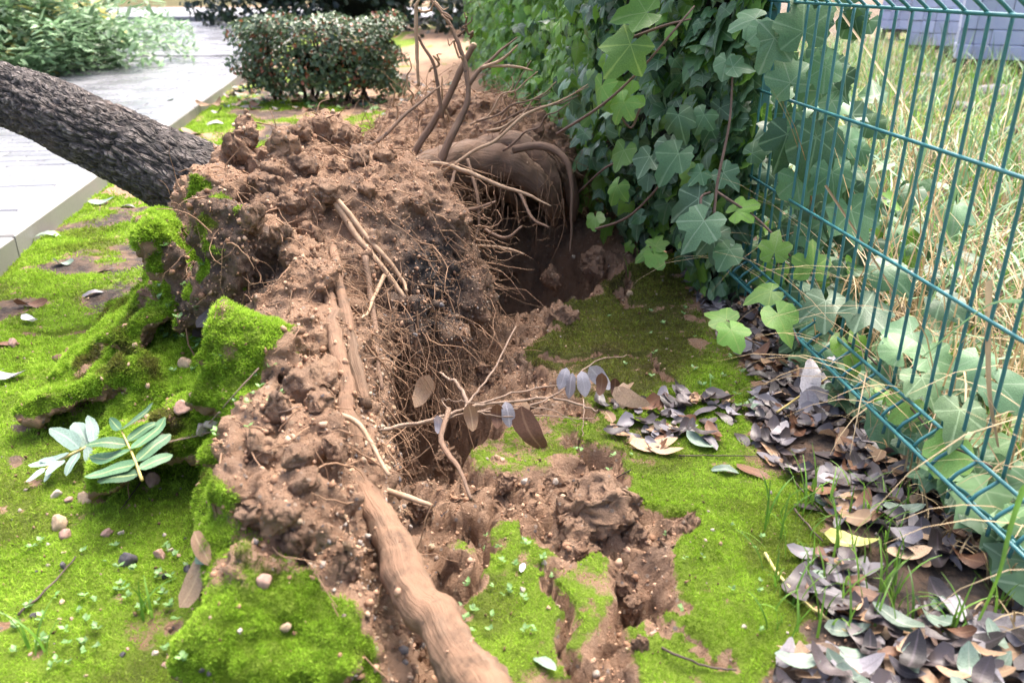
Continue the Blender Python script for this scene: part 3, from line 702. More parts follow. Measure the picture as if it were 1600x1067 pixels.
# bigger clods on the crest, each one a piece of the plate
CL = []
for s in range(12):
    V, Fc = blob(40 + s, 5 if s < 6 else 4); U = V.copy(); V = V * 1.05 + .22 * np.stack([fbm(U, .55, 4, s, .62), fbm(U, .55, 4, s + 20, .62), fbm(U, .55, 4, s + 40, .62)], -1) - .16 * np.abs(fbm(U, .30, 3, s + 9, .65))[:, None] * U + .05 * fbm(U, .07, 2, s + 3)[:, None] * U
    CL.append(mesh_np('soil_clod', V, Fc, M_SOIL, True, {'moss': np.zeros(len(V)), 'olive': np.zeros(len(V)), 'dark': np.full(len(V), .06 * (s % 6))}))
for (px, py, s) in [(372, 232, .036), (405, 262, .045), (440, 232, .04), (470, 212, .034), (500, 205, .036), (540, 225, .034), (560, 250, .03), (470, 262, .03), (505, 300, .03), (420, 300, .042), (455, 320, .036), (480, 365, .034), (395, 345, .034),
                    (440, 375, .028), (530, 265, .028), (575, 300, .028), (470, 600, .046), (500, 640, .03), (430, 640, .026), (410, 700, .032), (455, 720, .028), (480, 760, .03), (400, 790, .032), (520, 700, .022), (505, 590, .022), (440, 810, .03),
                    (620, 290, .026), (655, 320, .024), (600, 250, .03), (630, 225, .03), (700, 180, .034), (750, 165, .034), (800, 180, .03), (840, 205, .028), (580, 225, .026), (540, 880, .022), (470, 850, .026)]:
    p, nn = cast(px, py)
    o = obj('soil_clod', CL[6 + rng.integers(6)], plate, p + nn * s * .12, tuple(rng.uniform(0, 6.3, 3)), tuple(s * rng.uniform(.75, 1.15, 3))); o.matrix_parent_inverse = Matrix.Identity(4)

# ------------------------------------------------------------------ soil crumbs on the broken ground
gc = GV[GF].mean(1); garea = np.abs((GV[GF[:, 1], 0] - GV[GF[:, 0], 0]) * (GV[GF[:, 2], 1] - GV[GF[:, 1], 1]))
gmf = gm[GF].mean(1); golf = gol[GF].mean(1)
wso = garea * (gmf < .2) * (gc[:, 1] > .6) * (gc[:, 1] < 3.3) * (gc[:, 0] > -.5) * (gc[:, 0] < .5)
ii = rng.choice(len(gc), 14000, p=wso / wso.sum())
jit = rng.uniform(-.004, .004, (len(ii), 3)) * [1, 1, 0]
tag(obj('soil_crumbs', crumbs(gc[ii] + jit, np.tile([0, 0, 1.], (len(ii), 1)), np.clip(rng.lognormal(-6.0, .5, len(ii)), .0012, .009), M_CRUMB, 'soil_crumbs', 8)), 'loose brown soil crumbs strewn over the torn ground', 'soil', None, 'stuff')
wdb = garea * (gmf > .45) * (gc[:, 1] > .6) * (gc[:, 1] < 3.5) * (gc[:, 0] > -1.5) * (gc[:, 0] < .7)
ii = rng.choice(len(gc), 3200, p=wdb / wdb.sum())
tag(obj('debris', crumbs(gc[ii] + [0, 0, .002], np.tile([0, 0, 1.], (len(ii), 1)), np.clip(rng.lognormal(-6.35, .45, len(ii)), .0010, .005), M_DEB, 'debris', 12)), 'brown flecks of debris caught in the moss', 'debris', None, 'stuff')
wgr = garea * (gc[:, 1] > .6) * (gc[:, 1] < 3.0) * (gc[:, 0] > -1.3) * (gc[:, 0] < .7)
ii = rng.choice(len(gc), 1300, p=wgr / wgr.sum())
tag(obj('grit', crumbs(gc[ii], np.tile([0, 0, 1.], (len(ii), 1)), np.clip(rng.lognormal(-6.0, .5, len(ii)), .0015, .006), M_GRIT, 'grit', 9)), 'pale grit scattered in the moss', 'grit', None, 'stuff')

# ------------------------------------------------------------------ MOSS: single short blades, nobody could count them
def moss_mesh(name, C, NN, ol, seed, size=1.0):
    g = np.random.default_rng(seed); n = len(C)
    dist = np.linalg.norm(C - [0, 0, CAMZ], axis=1)
    sc = np.clip(dist / 1.3, .75, 3.0)[:, None] * size
    cl = fbm(C, .022, 2, 7); cl2 = fbm(C, .15, 2, 8)
    d = NN * 1.0 + g.normal(size=(n, 3)) * .75; d /= np.linalg.norm(d, axis=1, keepdims=True)
    t = np.cross(d, g.normal(size=(n, 3))); t /= np.linalg.norm(t, axis=1, keepdims=True) + 1e-9
    L = (g.uniform(.0022, .0058, n) * (1 + .8 * np.clip(cl, -.6, 1)))[:, None] * sc; w = g.uniform(.0007, .0014, n)[:, None] * sc
    V = np.stack([C - t * w - d * .001, C + t * w - d * .001, C + d * L], 1).reshape(-1, 3)
    tint = np.clip(.42 + .45 * cl + .35 * cl2 + g.normal(size=n) * .13, 0, 1)
    T = np.stack([tint * .55, tint * .55, np.minimum(tint * 1.25, 1)], 1).ravel()
    o2 = np.clip(ol + g.normal(size=n) * .15, 0, 1).repeat(3)
    return mesh_np(name, V, np.arange(3 * n).reshape(-1, 3), M_MOSS, False, {'tint': T, 'olive': o2})
def sample_quads(V, Q, w, n):
    i = rng.choice(len(Q), n, p=w / w.sum()); a, b = rng.random((2, n, 1)); q = V[Q[i]]
    return (q[:, 0] * (1 - a) + q[:, 1] * a) * (1 - b) + (q[:, 3] * (1 - a) + q[:, 2] * a) * b, i
gd = np.linalg.norm(gc - [0, 0, CAMZ], axis=1)
hw = np.abs(gc[:, 0]) < .72 * (gc[:, 1] + .25) + .15
wm = garea * np.clip(gmf - .30, 0, 1) * (gc[:, 1] > .5) * (gc[:, 1] < 6.5) * hw / np.clip(gd, .8, 9) ** 1.8 * (gc[:, 0] - FX(gc[:, 1]) < .02) * (gc[:, 0] > KX(gc[:, 1]))
C, i = sample_quads(GV, GF, wm, 450000)
tag(obj('moss', moss_mesh('moss', C, np.tile([0, 0, 1.], (len(C), 1)), golf[i], 21)), 'bright green moss carpet over the ground', 'moss', None, 'stuff')
wp = area * np.clip(fpm - .25, 0, 1) * (fc[:, 2] > -.08) / np.linalg.norm(fc - [0, 0, CAMZ], axis=1) ** 1.8
C, i = sample_quads(V2, F2, wp, 245000)
tpart('moss', moss_mesh('moss', C, fn[i] * .8 + [0, 0, .35], pol[F2].mean(1)[i], 22, 1.1), 'stuff', 'green moss on the tilted old ground surface')

# ------------------------------------------------------------------ PATH with kerb stones and pavers
def mat_wet(name, c1, c2, r0=.12, r1=.5, sc=3):
    b = NB(name); p = b.pos(); n = b.noise(p, sc, 5, .6); n2 = b.noise(p, 90, 5, .7)
    c = b.mix(n, c1, c2); c = b.n('HueSaturation', {'Value': b.math('MULTIPLY_ADD', b.rnd(), .3, .85), 'Color': c}).outputs[0]
    c = b.mix(b.ramp(n2, [(.3, (.5,) * 3), (.5, (0,) * 3)]), c, (.16, .155, .16))
    return b.bsdf(c, b.ramp(n, [(.35, (r0,) * 3), (.65, (r1,) * 3)]), n2, .25, .002, .5)
M_PAVE = mat_wet('wet_paver', (.15, .155, .172), (.225, .23, .25), .15, .38)
M_KERB = mat_wet('kerb_stone', (.16, .158, .152), (.24, .235, .225), .35, .6)
M_JOINT = mat_simple('paving_joint', (.035, .04, .022), (.07, .08, .045), 12, .8, world=True)
M_ROAD = mat_wet('wet_road', (.22, .22, .23), (.30, .30, .31), .18, .4, .6)
th = math.atan(.1525); ux = np.array([-math.sin(th), math.cos(th), 0]); un = np.array([math.cos(th), math.sin(th), 0])
KP = np.array([KX(0), 0, 0])                                    # kerb line origin; a = along, b = leftwards
def kp(a, b, z): return KP + ux * a - un * b + np.array([0, 0, z])
Mk = np.array([un, ux, [0, 0, 1]]).T
PZ = .038
path = tag(obj('path', MB().add([kp(-2, .1, PZ - .008), kp(17.2, .1, PZ - .008), kp(17.2, 1.72, PZ - .008), kp(-2, 1.72, PZ - .008)], [(0, 1, 2, 3)]).mesh('path', M_JOINT, False)), 'pale wet paved path left of the garden strip', None, None, 'structure')
def piece(name, me, c, sc=(1, 1, 1), parent=path, rz=0.0, tilt=0.0):
    o = obj(name, me, parent, c, (tilt * rng.normal(), tilt * rng.normal(), th + rz), sc); return o
def bev_box(h, bv, m, name):
    x, y, z = h; V = []
    for (dx, dy, dz) in ((bv, bv, 0), (0, 0, bv)):
        V += [(-x + dx, -y + dy, z - dz), (x - dx, -y + dy, z - dz), (x - dx, y - dy, z - dz), (-x + dx, y - dy, z - dz)]
    V += [(-x, -y, -z), (x, -y, -z), (x, y, -z), (-x, y, -z)]
    Fc = [(0, 1, 2, 3)] + [(i, i + 4, (i + 1) % 4 + 4, (i + 1) % 4) for i in range(4)] + [(i + 4, i + 8, (i + 1) % 4 + 8, (i + 1) % 4 + 4) for i in range(4)]
    return MB().add(V, Fc).mesh(name, m, False)
me_k = bev_box((.056, .496, .075), .006, M_KERB, 'kerb_stone')
jk = 2.62
for k in range(-4, 15): piece('kerb_stone', me_k, kp(jk + .5 + k, .058, PZ - .069 + rng.normal() * .0015), tilt=.002)
for k in range(-2, 9): piece('kerb_stone', bev_box((.056, .996, .075), .006, M_KERB, 'kerb_stone') if k == -2 else bpy.data.objects['kerb_stone.%03d' % 19].data, kp(2 * k + .5, 1.78, PZ - .069), tilt=.002)
me_s = bev_box((.194, .194, .03), .006, M_PAVE, 'paving_slab')
for r in range(-5, 6):
    for c in range(4):
        piece('paving_slab', me_s, kp(3.40 - .4 + .2 + (r - 4) * .4, .325 + c * .4, PZ - .032 + rng.normal() * .0012), tilt=.003)
me_b = bev_box((.116, .056, .03), .005, M_PAVE, 'paver')
me_bh = bev_box((.058, .058, .03), .004, M_PAVE, 'paver')
a = 3.66; row = 0; cnt = 0
while cnt < 290:
    for c in range(7):
        b_ = .12 + .118 + c * .24 - (.12 if row % 2 else 0)
        if b_ > 1.72: continue
        if b_ < .2: b_ = .179; piece('paver', me_bh, kp(a, b_, PZ - .032), tilt=.003); cnt += 1; continue
        piece('paver', me_b, kp(a, b_, PZ - .032 + rng.normal() * .0010), tilt=.003); cnt += 1
    a += .12; row += 1
mb = MB()
while a < 17.1:
    for c in range(7):
        b_ = .12 + .118 + c * .24 - (.12 if row % 2 else 0)
        if b_ < .2 or b_ > 1.72: continue
        mb.add(np.array([[-.116, -.055, 0], [.116, -.055, 0], [.116, .055, 0], [-.116, .055, 0]]) @ Mk.T + kp(a, b_, PZ - .002 + rng.normal() * .0008), [(0, 1, 2, 3)])
    a += .12; row += 1
tag(obj('pavers', mb.mesh('pavers', M_PAVE, False), path), None, None, None, 'stuff')
# street beyond
mb = MB().add([(-60, 17.6, .02), (2, 17.6, .02), (2, 27, .02), (-60, 27, .02)], [(0, 1, 2, 3)])
tag(obj('road', mb.mesh('road', M_ROAD, False)), 'wet pale street beyond the path', None, None, 'structure')
mb = MB().add([(-60, 9.5, .045), (-3.0, 9.5, .045), (-3.6, 17.3, .045), (-60, 17.3, .045)], [(0, 1, 2, 3)])
tag(obj('pavement', mb.mesh('pavement', M_PAVE, False)), 'wet pavement beside the path', None, None, 'structure')
rk = tag(obj('road_kerb', bev_box((31, .09, .07), .015, mat_simple('road_kerb', (.16, .17, .19), (.24, .25, .27), 3, .5), 'road_kerb'), None, (-29, 17.45, .07)), 'blue-grey kerb along the far street', None, None, 'structure')

# ------------------------------------------------------------------ LEAF SHAPES (petiole at origin, tip +Y, face up +Z)
def ivy_leaf(seed, rings=3, lob=1.0, cup=.18, young=False):
    g = np.random.default_rng(seed)
    lob = g.uniform(.72, 1.05); si = g.uniform(.56, .72); ti = g.uniform(1.0, 1.2)
    T = [(-160, .44, 0), (-120, .64 * lob, 1), (-90, .56, 0), (-58, .86 * lob, 1), (-29, si, 0), (0, ti, 1), (29, si, 0), (58, .86 * lob, 1), (90, .56, 0), (120, .64 * lob, 1), (160, .44, 0)]
    A = []
    for i, (a, r, v) in enumerate(T):
        A.append((a + g.normal() * 3, r * (1 + g.normal() * .06), v))
        if i < len(T) - 1 and rings > 2:
            a2, r2, _ = T[i + 1]; A.append(((a + a2) / 2, (r + r2) / 2 * 1.05, .35))
    V = [(0, 0, 0)]; ve = [1.0]; Fc = []; n = len(A)
    bend = g.normal(size=2) * .28; cup = cup * g.uniform(.2, 2.0); ph = g.uniform(0, 6)
    for k in range(1, rings + 1):
        f = (k / rings) ** .9
        for (a, r, v) in A:
            x, y = math.sin(R(a)) * r * f, math.cos(R(a)) * r * f; d = r * f
            z = -cup * d * d + .06 * f * (1 - v) * d + .05 * math.sin(a / 25 + ph) * d * d + bend[0] * x * y + bend[1] * x * x
            V.append((x, y, z)); ve.append(v if v != .35 else .3)
    for i in range(n - 1): Fc.append((0, 1 + i + 1, 1 + i))
    for k in range(rings - 1):
        for i in range(n - 1):
            p = 1 + k * n + i; q = p + n; Fc += [(p, p + 1, q + 1), (p, q + 1, q)]
    V = np.array(V); V[:, 1] -= .0
    return V, np.array(Fc), np.array(ve)
def long_leaf(seed, wid=.30, curl=.25, fold=.25, twist=.2, rows=8, blunt=.5):
    g = np.random.default_rng(seed); V = []; ve = []; Fc = []
    cu = curl * g.uniform(.3, 1.3) * g.choice([-1, 1]); tw = twist * g.normal(); cr = g.normal() * .15
    for k in range(rows + 1):
        t = k / rows; w = wid * (math.sin(math.pi * min(max(t, .015), .985) ** (.85 if blunt > .4 else 1.0)) ** blunt) * (1 + .05 * g.normal())
        if k == 0: w = .012
        if k == rows: w = .02
        y = t; zc = cu * (t - .5) ** 2 * 1.4 + .05 * math.sin(t * 9 + seed) * .3
        for s, vv in ((-1, 0), (-.5, .35), (0, 1), (.5, .35), (1, 0)):
            x = s * w; z = zc + abs(s) * w * fold + tw * x * (t - .5) * 2
            V.append((x + cr * t * t, y, z)); ve.append(vv)
    for k in range(rows):
        for i in range(4): p = k * 5 + i; Fc += [(p, p + 1, p + 6), (p, p + 6, p + 5)]
    return np.array(V), np.array(Fc), np.array(ve)
def leaf_mesh(geo, m, name='leaf', thick=0):
    V, Fc, ve = geo; return mesh_np(name, V, Fc, m, True, {'vein': ve, 'leafid': np.zeros(len(V))})
def frame(nrm, tip):                         # matrix whose Z is the leaf face and Y its tip
    z = Vector(nrm).normalized(); y = Vector(tip); y = y - z * y.dot(z)
    if y.length < 1e-5: y = z.orthogonal()
    y.normalize(); x = y.cross(z); return Matrix((x, y, z)).transposed()
class Bag:                                   # many leaves joined in one stuff mesh
    def __init__(s): s.V, s.F, s.ve, s.id, s.n = [], [], [], [], 0
    def add(s, geo, M, loc, sc):
        V, Fc, ve = geo; s.V.append((V * sc) @ np.array(M).T + np.array(loc)); s.F.append(Fc + s.n); s.ve.append(ve); s.id.append(np.full(len(V), rng.random())); s.n += len(V)
    def mesh(s, name, m): return mesh_np(name, np.concatenate(s.V), np.concatenate(s.F), m, True, {'vein': np.concatenate(s.ve), 'leafid': np.concatenate(s.id)})
M_IVYD = leaf_mat('ivy_dark', (.038, .10, .040), (.078, .17, .065), .34, 1, (.16, .26, .14), .40, .14)
M_IVYM = leaf_mat('ivy_green', (.11, .25, .035), (.22, .42, .06), .30, 1, (.20, .32, .10), .5, .40)
M_IVYY = leaf_mat('ivy_young', (.16, .34, .06), (.25, .45, .12), .36, 1, (.32, .46, .12), .4, .45)
M_IVYG = leaf_mat('ivy_grey', (.075, .16, .078), (.13, .235, .12), .40, 1, (.24, .34, .22), .35, .14)
M_IVYP = leaf_mat('ivy_pale', (.10, .20, .085), (.17, .29, .13), .45, 1, (.32, .44, .25), .3, .15)
M_STEM = mat_simple('ivy_stem', (.11, .07, .055), (.20, .13, .10), 30, .7, world=True)
IVG = [ivy_leaf(s) for s in range(14)]; IVG2 = [ivy_leaf(60 + s, 2) for s in range(14)]
IVM = {m.name: [leaf_mesh(g, m) for g in IVG] for m in (M_IVYD, M_IVYM, M_IVYY, M_IVYG, M_IVYP)}

# ------------------------------------------------------------------ FENCE
def mat_fence():
    b = NB('fence_paint'); p = b.pos(); n = b.noise(p, 30, 4, .6)
    c = b.ramp(n, [(.3, (.030, .145, .155)), (.7, (.052, .20, .21))])
    c = b.mix(b.ramp(b.noise(p, 80, 3, .6), [(.66, (0,) * 3), (.72, (.6,) * 3)]), c, (.12, .10, .07))
    return b.bsdf(c, .32, n, .1, .002, .5)
M_FENCE = mat_fence()
fth = math.atan(.096); fu = np.array([-math.sin(fth), math.cos(fth), 0]); fn_ = np.array([-math.cos(fth), -math.sin(fth), 0])   # along, towards the viewer's side
FO = np.array([FX(0), 0, 0]) * 1.0
def fpos(t, off, z): return FO + fu * t + fn_ * off + np.array([0, 0, z])
fence = thing('wire_fence', 'teal green welded wire fence with folded ribs beside the litter', 'fence', tuple(fpos(1.0, 0, 0)))
finv = Matrix.Translation(-fence.location)
def fpart(name, me, loc=None, rz=0):
    o = obj(name, me, fence, loc, (0, 0, rz)); o.matrix_parent_inverse = finv; return o
prof = [(.06, 0), (.092, 0.002), (.123, .040), (.155, .003), (.175, 0), (.358, 0), (.56, 0), (.74, 0), (.756, .002), (.790, .040), (.822, .003), (.84, 0), (1.02, 0), (1.22, 0), (1.42, 0), (1.452, .04), (1.485, 0), (1.54, 0)]
wp_ = smooth_path([(0, -o_, z_) for z_, o_ in prof], 3)
me_w = MB().tube(wp_, .0030, 7).mesh('vertical_wire', M_FENCE)
T0, T1 = .40, 2.13
ts = np.arange(T0, T1, .05)
for t in ts: fpart('vertical_wire', me_w, tuple(fpos(t, 0, rng.normal() * .001)), math.pi / 2 - 0 + fth - math.pi / 2 + 0 + math.pi / 2 - math.pi)
hw_ = MB().tube([(0, -.2, 0), (0, T1 + .02, 0)], .0032, 7).mesh('horizontal_wire', M_FENCE)
for z_, o_ in [(.092, .0065), (.123, .046), (.158, .0065), (.358, .0058), (.56, .0058), (.756, .0065), (.790, .046), (.822, .0065), (1.02, .0058), (1.22, .0058), (1.42, .0065), (1.452, .046)]:
    fpart('horizontal_wire', hw_, tuple(fpos(0, o_, z_)), fth)
mb = MB(); x = .03
mb.box((0, 0, .80), (.022, .030, .80))
me_p = mb.mesh('fence_post', M_FENCE, False); post = fpart('fence_post', me_p, tuple(fpos(T1 + .03, -.028, 0)), fth)
mb = MB().box((0, 0, .009), (.024, .032, .009)); o = obj('post_cap', mb.mesh('post_cap', M_FENCE, False), post, (0, 0, 1.6))
for z_ in (.2, .75, 1.4): obj('clamp', MB().box((0, 0, 0), (.026, .022, .016)).mesh('clamp', M_FENCE, False), post, (-.002, -.02, z_))

# ------------------------------------------------------------------ IVY over the fence beyond the post
ivy = thing('ivy', 'dense wall of green ivy swallowing the fence beyond the post', 'ivy', (.3, 3.2, 0))
iinv = Matrix.Translation((-.3, -3.2, 0))
def ipart(par, inv, name, me, loc=None, rot=None, sc=None):
    o = obj(name, me, par, loc, rot, sc); o.matrix_parent_inverse = inv; return o
def ivy_surf(y, z):                          # how far the hedge of ivy bulges from the fence line
    b = .24 + .10 * sstep(2.3, 3.2, np.asarray(y)) + .05 * math.sin(y * 3.1) - .13 * sstep(.5, .0, np.asarray(z)) * (1 if y < 3.4 else .3)
    if y < 2.45: b -= .20 * (2.45 - y) / .4
    return max(b, .04)
cand = []
for _ in range(8600):
    y = 2.05 + 7.5 * rng.random() ** 1.7; z = rng.uniform(.02, 1.75)
    if y < 3 and z < .12 and rng.random() < .5: continue
    off = ivy_surf(y, z) * (1 - .65 * rng.random() ** 2.2) + rng.normal() * .03
    px = FX(y) - off
    nrm = Vector((-1 + rng.normal() * .5, -.5 + rng.normal() * .6, .6 + rng.normal() * .5)); tip = Vector((rng.normal() * .4 - .1, rng.normal() * .45, -1))
    s = (.026 + .036 * rng.random() ** 1.3) * (1.0 if y < 4 else 1.15)
    u = rng.random(); depth = off / ivy_surf(y, z)
    ym = sstep(2.5, 3.0, y)
    if u < .12 + .36 * ym: m = 'ivy_young'
    elif u < .24 + .66 * ym: m = 'ivy_green'
    else: m = 'ivy_dark' if rng.random() < .62 else 'ivy_grey'
    cand.append((s / (y * y + .3) ** .5 * (1 if depth > .7 and z < 1.0 else .3), (px, y, z), frame(nrm, tip), s, m))
cand.sort(key=lambda c: -c[0])
bags = {k: Bag() for k in IVM if k != 'ivy_pale'}
for i, (k, p, M, s, m) in enumerate(cand):
    if i < 240: ipart(ivy, iinv, 'leaf', IVM[m][rng.integers(14)], p, M, s)
    else: bags[m].add(IVG2[rng.integers(14)], M, p, s)
for k, bgg in bags.items():
    o = ipart(ivy, iinv, 'foliage', bgg.mesh('foliage', bpy.data.materials[k])); o['kind'] = 'stuff'
# near-black backing sheet: shade painted behind the ivy leaves
pass
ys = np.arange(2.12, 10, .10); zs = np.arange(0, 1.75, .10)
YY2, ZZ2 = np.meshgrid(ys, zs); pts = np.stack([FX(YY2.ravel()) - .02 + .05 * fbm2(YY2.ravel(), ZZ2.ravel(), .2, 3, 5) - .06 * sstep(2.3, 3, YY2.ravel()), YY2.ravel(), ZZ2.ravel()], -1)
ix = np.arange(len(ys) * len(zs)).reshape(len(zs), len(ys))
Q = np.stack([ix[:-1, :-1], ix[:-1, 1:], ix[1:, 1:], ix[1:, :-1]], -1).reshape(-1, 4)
M_SHADEBACK = mat_simple('shade_backing', (.006, .010, .005), (.03, .030, .018), 25, .9, 1.0, .02, world=True)
o = ipart(ivy, iinv, 'shade_filler', mesh_np('shade_filler', pts, Q, M_SHADEBACK)); o['kind'] = 'stuff'
# big individual leaves in front, measured from the photograph
def at_leaf(par, inv, px, py, y, size_px, m, nrm=(-.5, -.7, .55), tip=(0, -.1, -1), v=None):
    p = W(px, py, y); s = .82 * size_px / F * np.linalg.norm(p - [0, 0, CAMZ])
    return ipart(par, inv, 'leaf', IVM[m][rng.integers(14) if v is None else v], p, frame(nrm, tip), s)
for q in [(1100, 345, 1.82, 62, 'ivy_grey', (-.35, -.75, .6), (-.35, 0, -1)), (1092, 310, 1.88, 58, 'ivy_grey', (-.5, -.7, .5), (-.9, 0, -.5)), (1140, 390, 1.80, 45, 'ivy_dark', (-.3, -.7, .7), (-.2, 0, -1)), (1115, 370, 1.84, 50, 'ivy_grey', (-.3, -.8, .5), (.2, 0, -1)),
          (1060, 240, 1.95, 62, 'ivy_dark', (-.4, -.7, .6), (-.5, 0, -1)), (1045, 225, 2.0, 50, 'ivy_grey', (-.4, -.7, .6), (.3, 0, -1)), (985, 70, 1.95, 62, 'ivy_young', (-.3, -.8, .3), (-.6, 0, -.9)), (1010, 20, 1.95, 58, 'ivy_green', (-.3, -.8, .5), (-.9, 0, .1)),
          (975, 160, 2.0, 46, 'ivy_young', (-.5, -.6, .3), (-.5, 0, -.8)), (940, 135, 2.05, 46, 'ivy_young', (-.8, -.5, .2), (-.2, 0, -1)), (985, 150, 2.05, 50, 'ivy_green', (-.3, -.8, .4), (-.9, 0, -.4)), (1180, 30, 1.92, 50, 'ivy_grey', (-.2, -.7, .7), (-.8, 0, -.1)),
          (1190, 45, 1.90, 44, 'ivy_grey', (-.2, -.9, .4), (.3, 0, -1)), (1135, 95, 1.96, 36, 'ivy_grey', (-.3, -.8, .5), (0, 0, -1)), (1145, 105, 1.94, 34, 'ivy_grey', (-.2, -.8, .5), (.8, 0, -.2)), (1100, 180, 1.98, 40, 'ivy_dark', (-.3, -.8, .4), (-.4, 0, -1)),
          (1130, 270, 1.90, 38, 'ivy_grey', (-.3, -.8, .5), (.6, 0, -.6)), (1175, 240, 1.92, 36, 'ivy_dark', (-.3, -.8, .5), (.8, 0, .3)), (1150, 330, 1.86, 40, 'ivy_green', (-.5, -.5, .7), (.9, 0, .4)), (1095, 270, 1.9, 30, 'ivy_dark', (-.3, -.8, .5), (-.5, 0, -.6)),
          (1060, 180, 1.98, 46, 'ivy_dark', (-.3, -.8, .4), (.3, 0, -1)), (1015, 245, 2.02, 44, 'ivy_grey', (-.3, -.7, .6), (-.3, 0, -1)), (975, 235, 2.15, 44, 'ivy_green', (-.6, -.6, .4), (-.2, 0, -1)), (965, 290, 2.2, 36, 'ivy_young', (-.6, -.6, .4), (-.3, 0, -1)), (930, 340, 2.3, 30, 'ivy_green', (-.4, -.6, .7), (.3, 0, -1))]:
    at_leaf(ivy, iinv, *q)
for L in [[(870, 210, 2.15), (940, 165, 2.02), (1000, 110, 1.98), (1060, 40, 1.96), (1085, 10, 1.98)], [(925, 360, 2.3), (980, 340, 2.1), (1030, 290, 2.0), (1060, 240, 2.0)], [(1115, 340, 1.85), (1122, 280, 1.88), (1140, 190, 1.92), (1145, 100, 1.96)],
          [(1000, 170, 2.05), (985, 200, 2.05), (960, 165, 2.03)], [(985, 60, 2.0), (1040, 40, 1.98), (1080, 30, 1.98)], [(1100, 345, 1.83), (1095, 310, 1.86), (1110, 300, 1.88)], [(1120, 300, 1.88), (1180, 340, 1.85), (1215, 375, 1.80), (1235, 400, 1.78)], [(905, 300, 2.5), (950, 260, 2.3), (1000, 250, 2.1)]]:
    ipart(ivy, iinv, 'stem', MB().tube(smooth_path([W(*q) for q in L], 6), [.0036, .003, .002], 6).mesh('stem', M_STEM))

# ivy creeping on the ground behind the wires
ivb = thing('ivy', 'broad-leaved ivy creeping on the ground behind the fence wires', 'ivy', (1.0, 1.6, 0))
binv = Matrix.Translation((-1.0, -1.6, 0))
n = 0; bagb = {}
for _ in range(620):
    y = rng.uniform(.55, 2.5); off = .02 + .40 * rng.random() ** 1.5 * (1.25 if y > 1.3 else .55)
    hmax = .07 + .50 * float(sstep(1.65, 2.1, np.array(y))) * (1 if off < .3 else .5)
    z = rng.uniform(.015, hmax) + .02
    s = rng.uniform(.030, .070); near = off < .14
    nrm = Vector((-.35 + rng.normal() * .35, -.55 + rng.normal() * .35, .85)); tip = Vector((rng.normal(), rng.normal() - .5, -.5))
    u = rng.random(); lo = z < .12 and y < 1.7
    m = ('ivy_young' if u < .10 else 'ivy_pale' if u < .55 else 'ivy_grey') if lo else ('ivy_dark' if u < .55 else 'ivy_grey' if u < .93 else 'ivy_green')
    if n < 230: ipart(ivb, binv, 'leaf', IVM[m][rng.integers(14)], (FX(y) + off, y, z), frame(nrm, tip), s); n += 1
    else: bagb.setdefault(m, Bag()).add(IVG2[rng.integers(14)], frame(nrm, tip), (FX(y) + off, y, z), s)
for _ in range(170):
    y = rng.uniform(1.6, 2.3); off = rng.uniform(.03, .20); z = rng.uniform(.05, .95) * float(sstep(1.65, 2.1, np.array(y)))  + .02; u = rng.random()
    bagb.setdefault('ivy_dark' if u < .6 else 'ivy_grey', Bag()).add(IVG2[rng.integers(14)], frame(Vector((-.5 + rng.normal() * .4, -.8, .4 + rng.normal() * .3)), Vector((rng.normal() * .5, 0, -1))), (FX(y) + off, y, z), rng.uniform(.035, .07))
for k, b_ in bagb.items():
    o = ipart(ivb, binv, 'foliage', b_.mesh('foliage', bpy.data.materials[k])); o['kind'] = 'stuff'
for q in [(1275, 215, 1.80, 80, 'ivy_dark', (-.2, -.9, .3), (0, 0, -1)), (1235, 130, 1.86, 60, 'ivy_grey', (-.2, -.9, .3), (-.4, 0, 1)), (1230, 210, 1.84, 62, 'ivy_dark', (-.2, -.9, .3), (-.1, 0, -1)), (1290, 105, 1.82, 46, 'ivy_dark', (-.2, -.9, .4), (0, 0, -1)), (1255, 50, 1.85, 70, 'ivy_dark', (-.3, -.9, .4), (-.2, 0, 1)), (1210, 60, 1.88, 56, 'ivy_grey', (-.2, -.9, .3), (-.3, 0, -1)), (1300, 270, 1.75, 60, 'ivy_dark', (-.2, -.9, .4), (.2, 0, -1)), (1245, 280, 1.8, 56, 'ivy_dark', (-.2, -.9, .4), (.2, 0, -1)), (1330, 330, 1.65, 62, 'ivy_dark', (-.2, -.8, .5), (.3, 0, -1)),
          (1350, 480, 1.45, 62, 'ivy_grey', (-.2, -.5, .85), (.3, -1, 0)), (1290, 470, 1.55, 60, 'ivy_grey', (-.2, -.5, .85), (-.3, -1, 0)), (1425, 520, 1.35, 62, 'ivy_grey', (-.2, -.5, .85), (-1, -.5, 0)), (1440, 590, 1.25, 60, 'ivy_pale', (-.1, -.5, .85), (.2, -1, 0)), (1410, 550, 1.3, 56, 'ivy_pale', (-.3, -.5, .8), (-.2, .9, .3)), (1500, 640, 1.12, 66, 'ivy_pale', (-.1, -.5, .85), (-.5, -1, 0)), (1560, 600, 1.15, 66, 'ivy_grey', (-.1, -.6, .8), (.5, -1, 0)),
          (1270, 420, 1.68, 50, 'ivy_young', (-.1, -.9, .4), (0, 0, 1)), (1210, 395, 1.75, 42, 'ivy_green', (-.2, -.8, .5), (0, 0, 1)), (1470, 470, 1.35, 52, 'ivy_dark', (-.2, -.5, .8), (.5, -1, 0)), (1380, 420, 1.5, 60, 'ivy_dark', (-.2, -.5, .8), (.5, -1, 0)), (1450, 560, 1.28, 56, 'ivy_pale', (-.2, -.5, .85), (.9, -.5, 0)), (1530, 560, 1.2, 52, 'ivy_grey', (-.2, -.5, .8), (-.5, -1, 0))]:
    at_leaf(ivb, binv, *q)
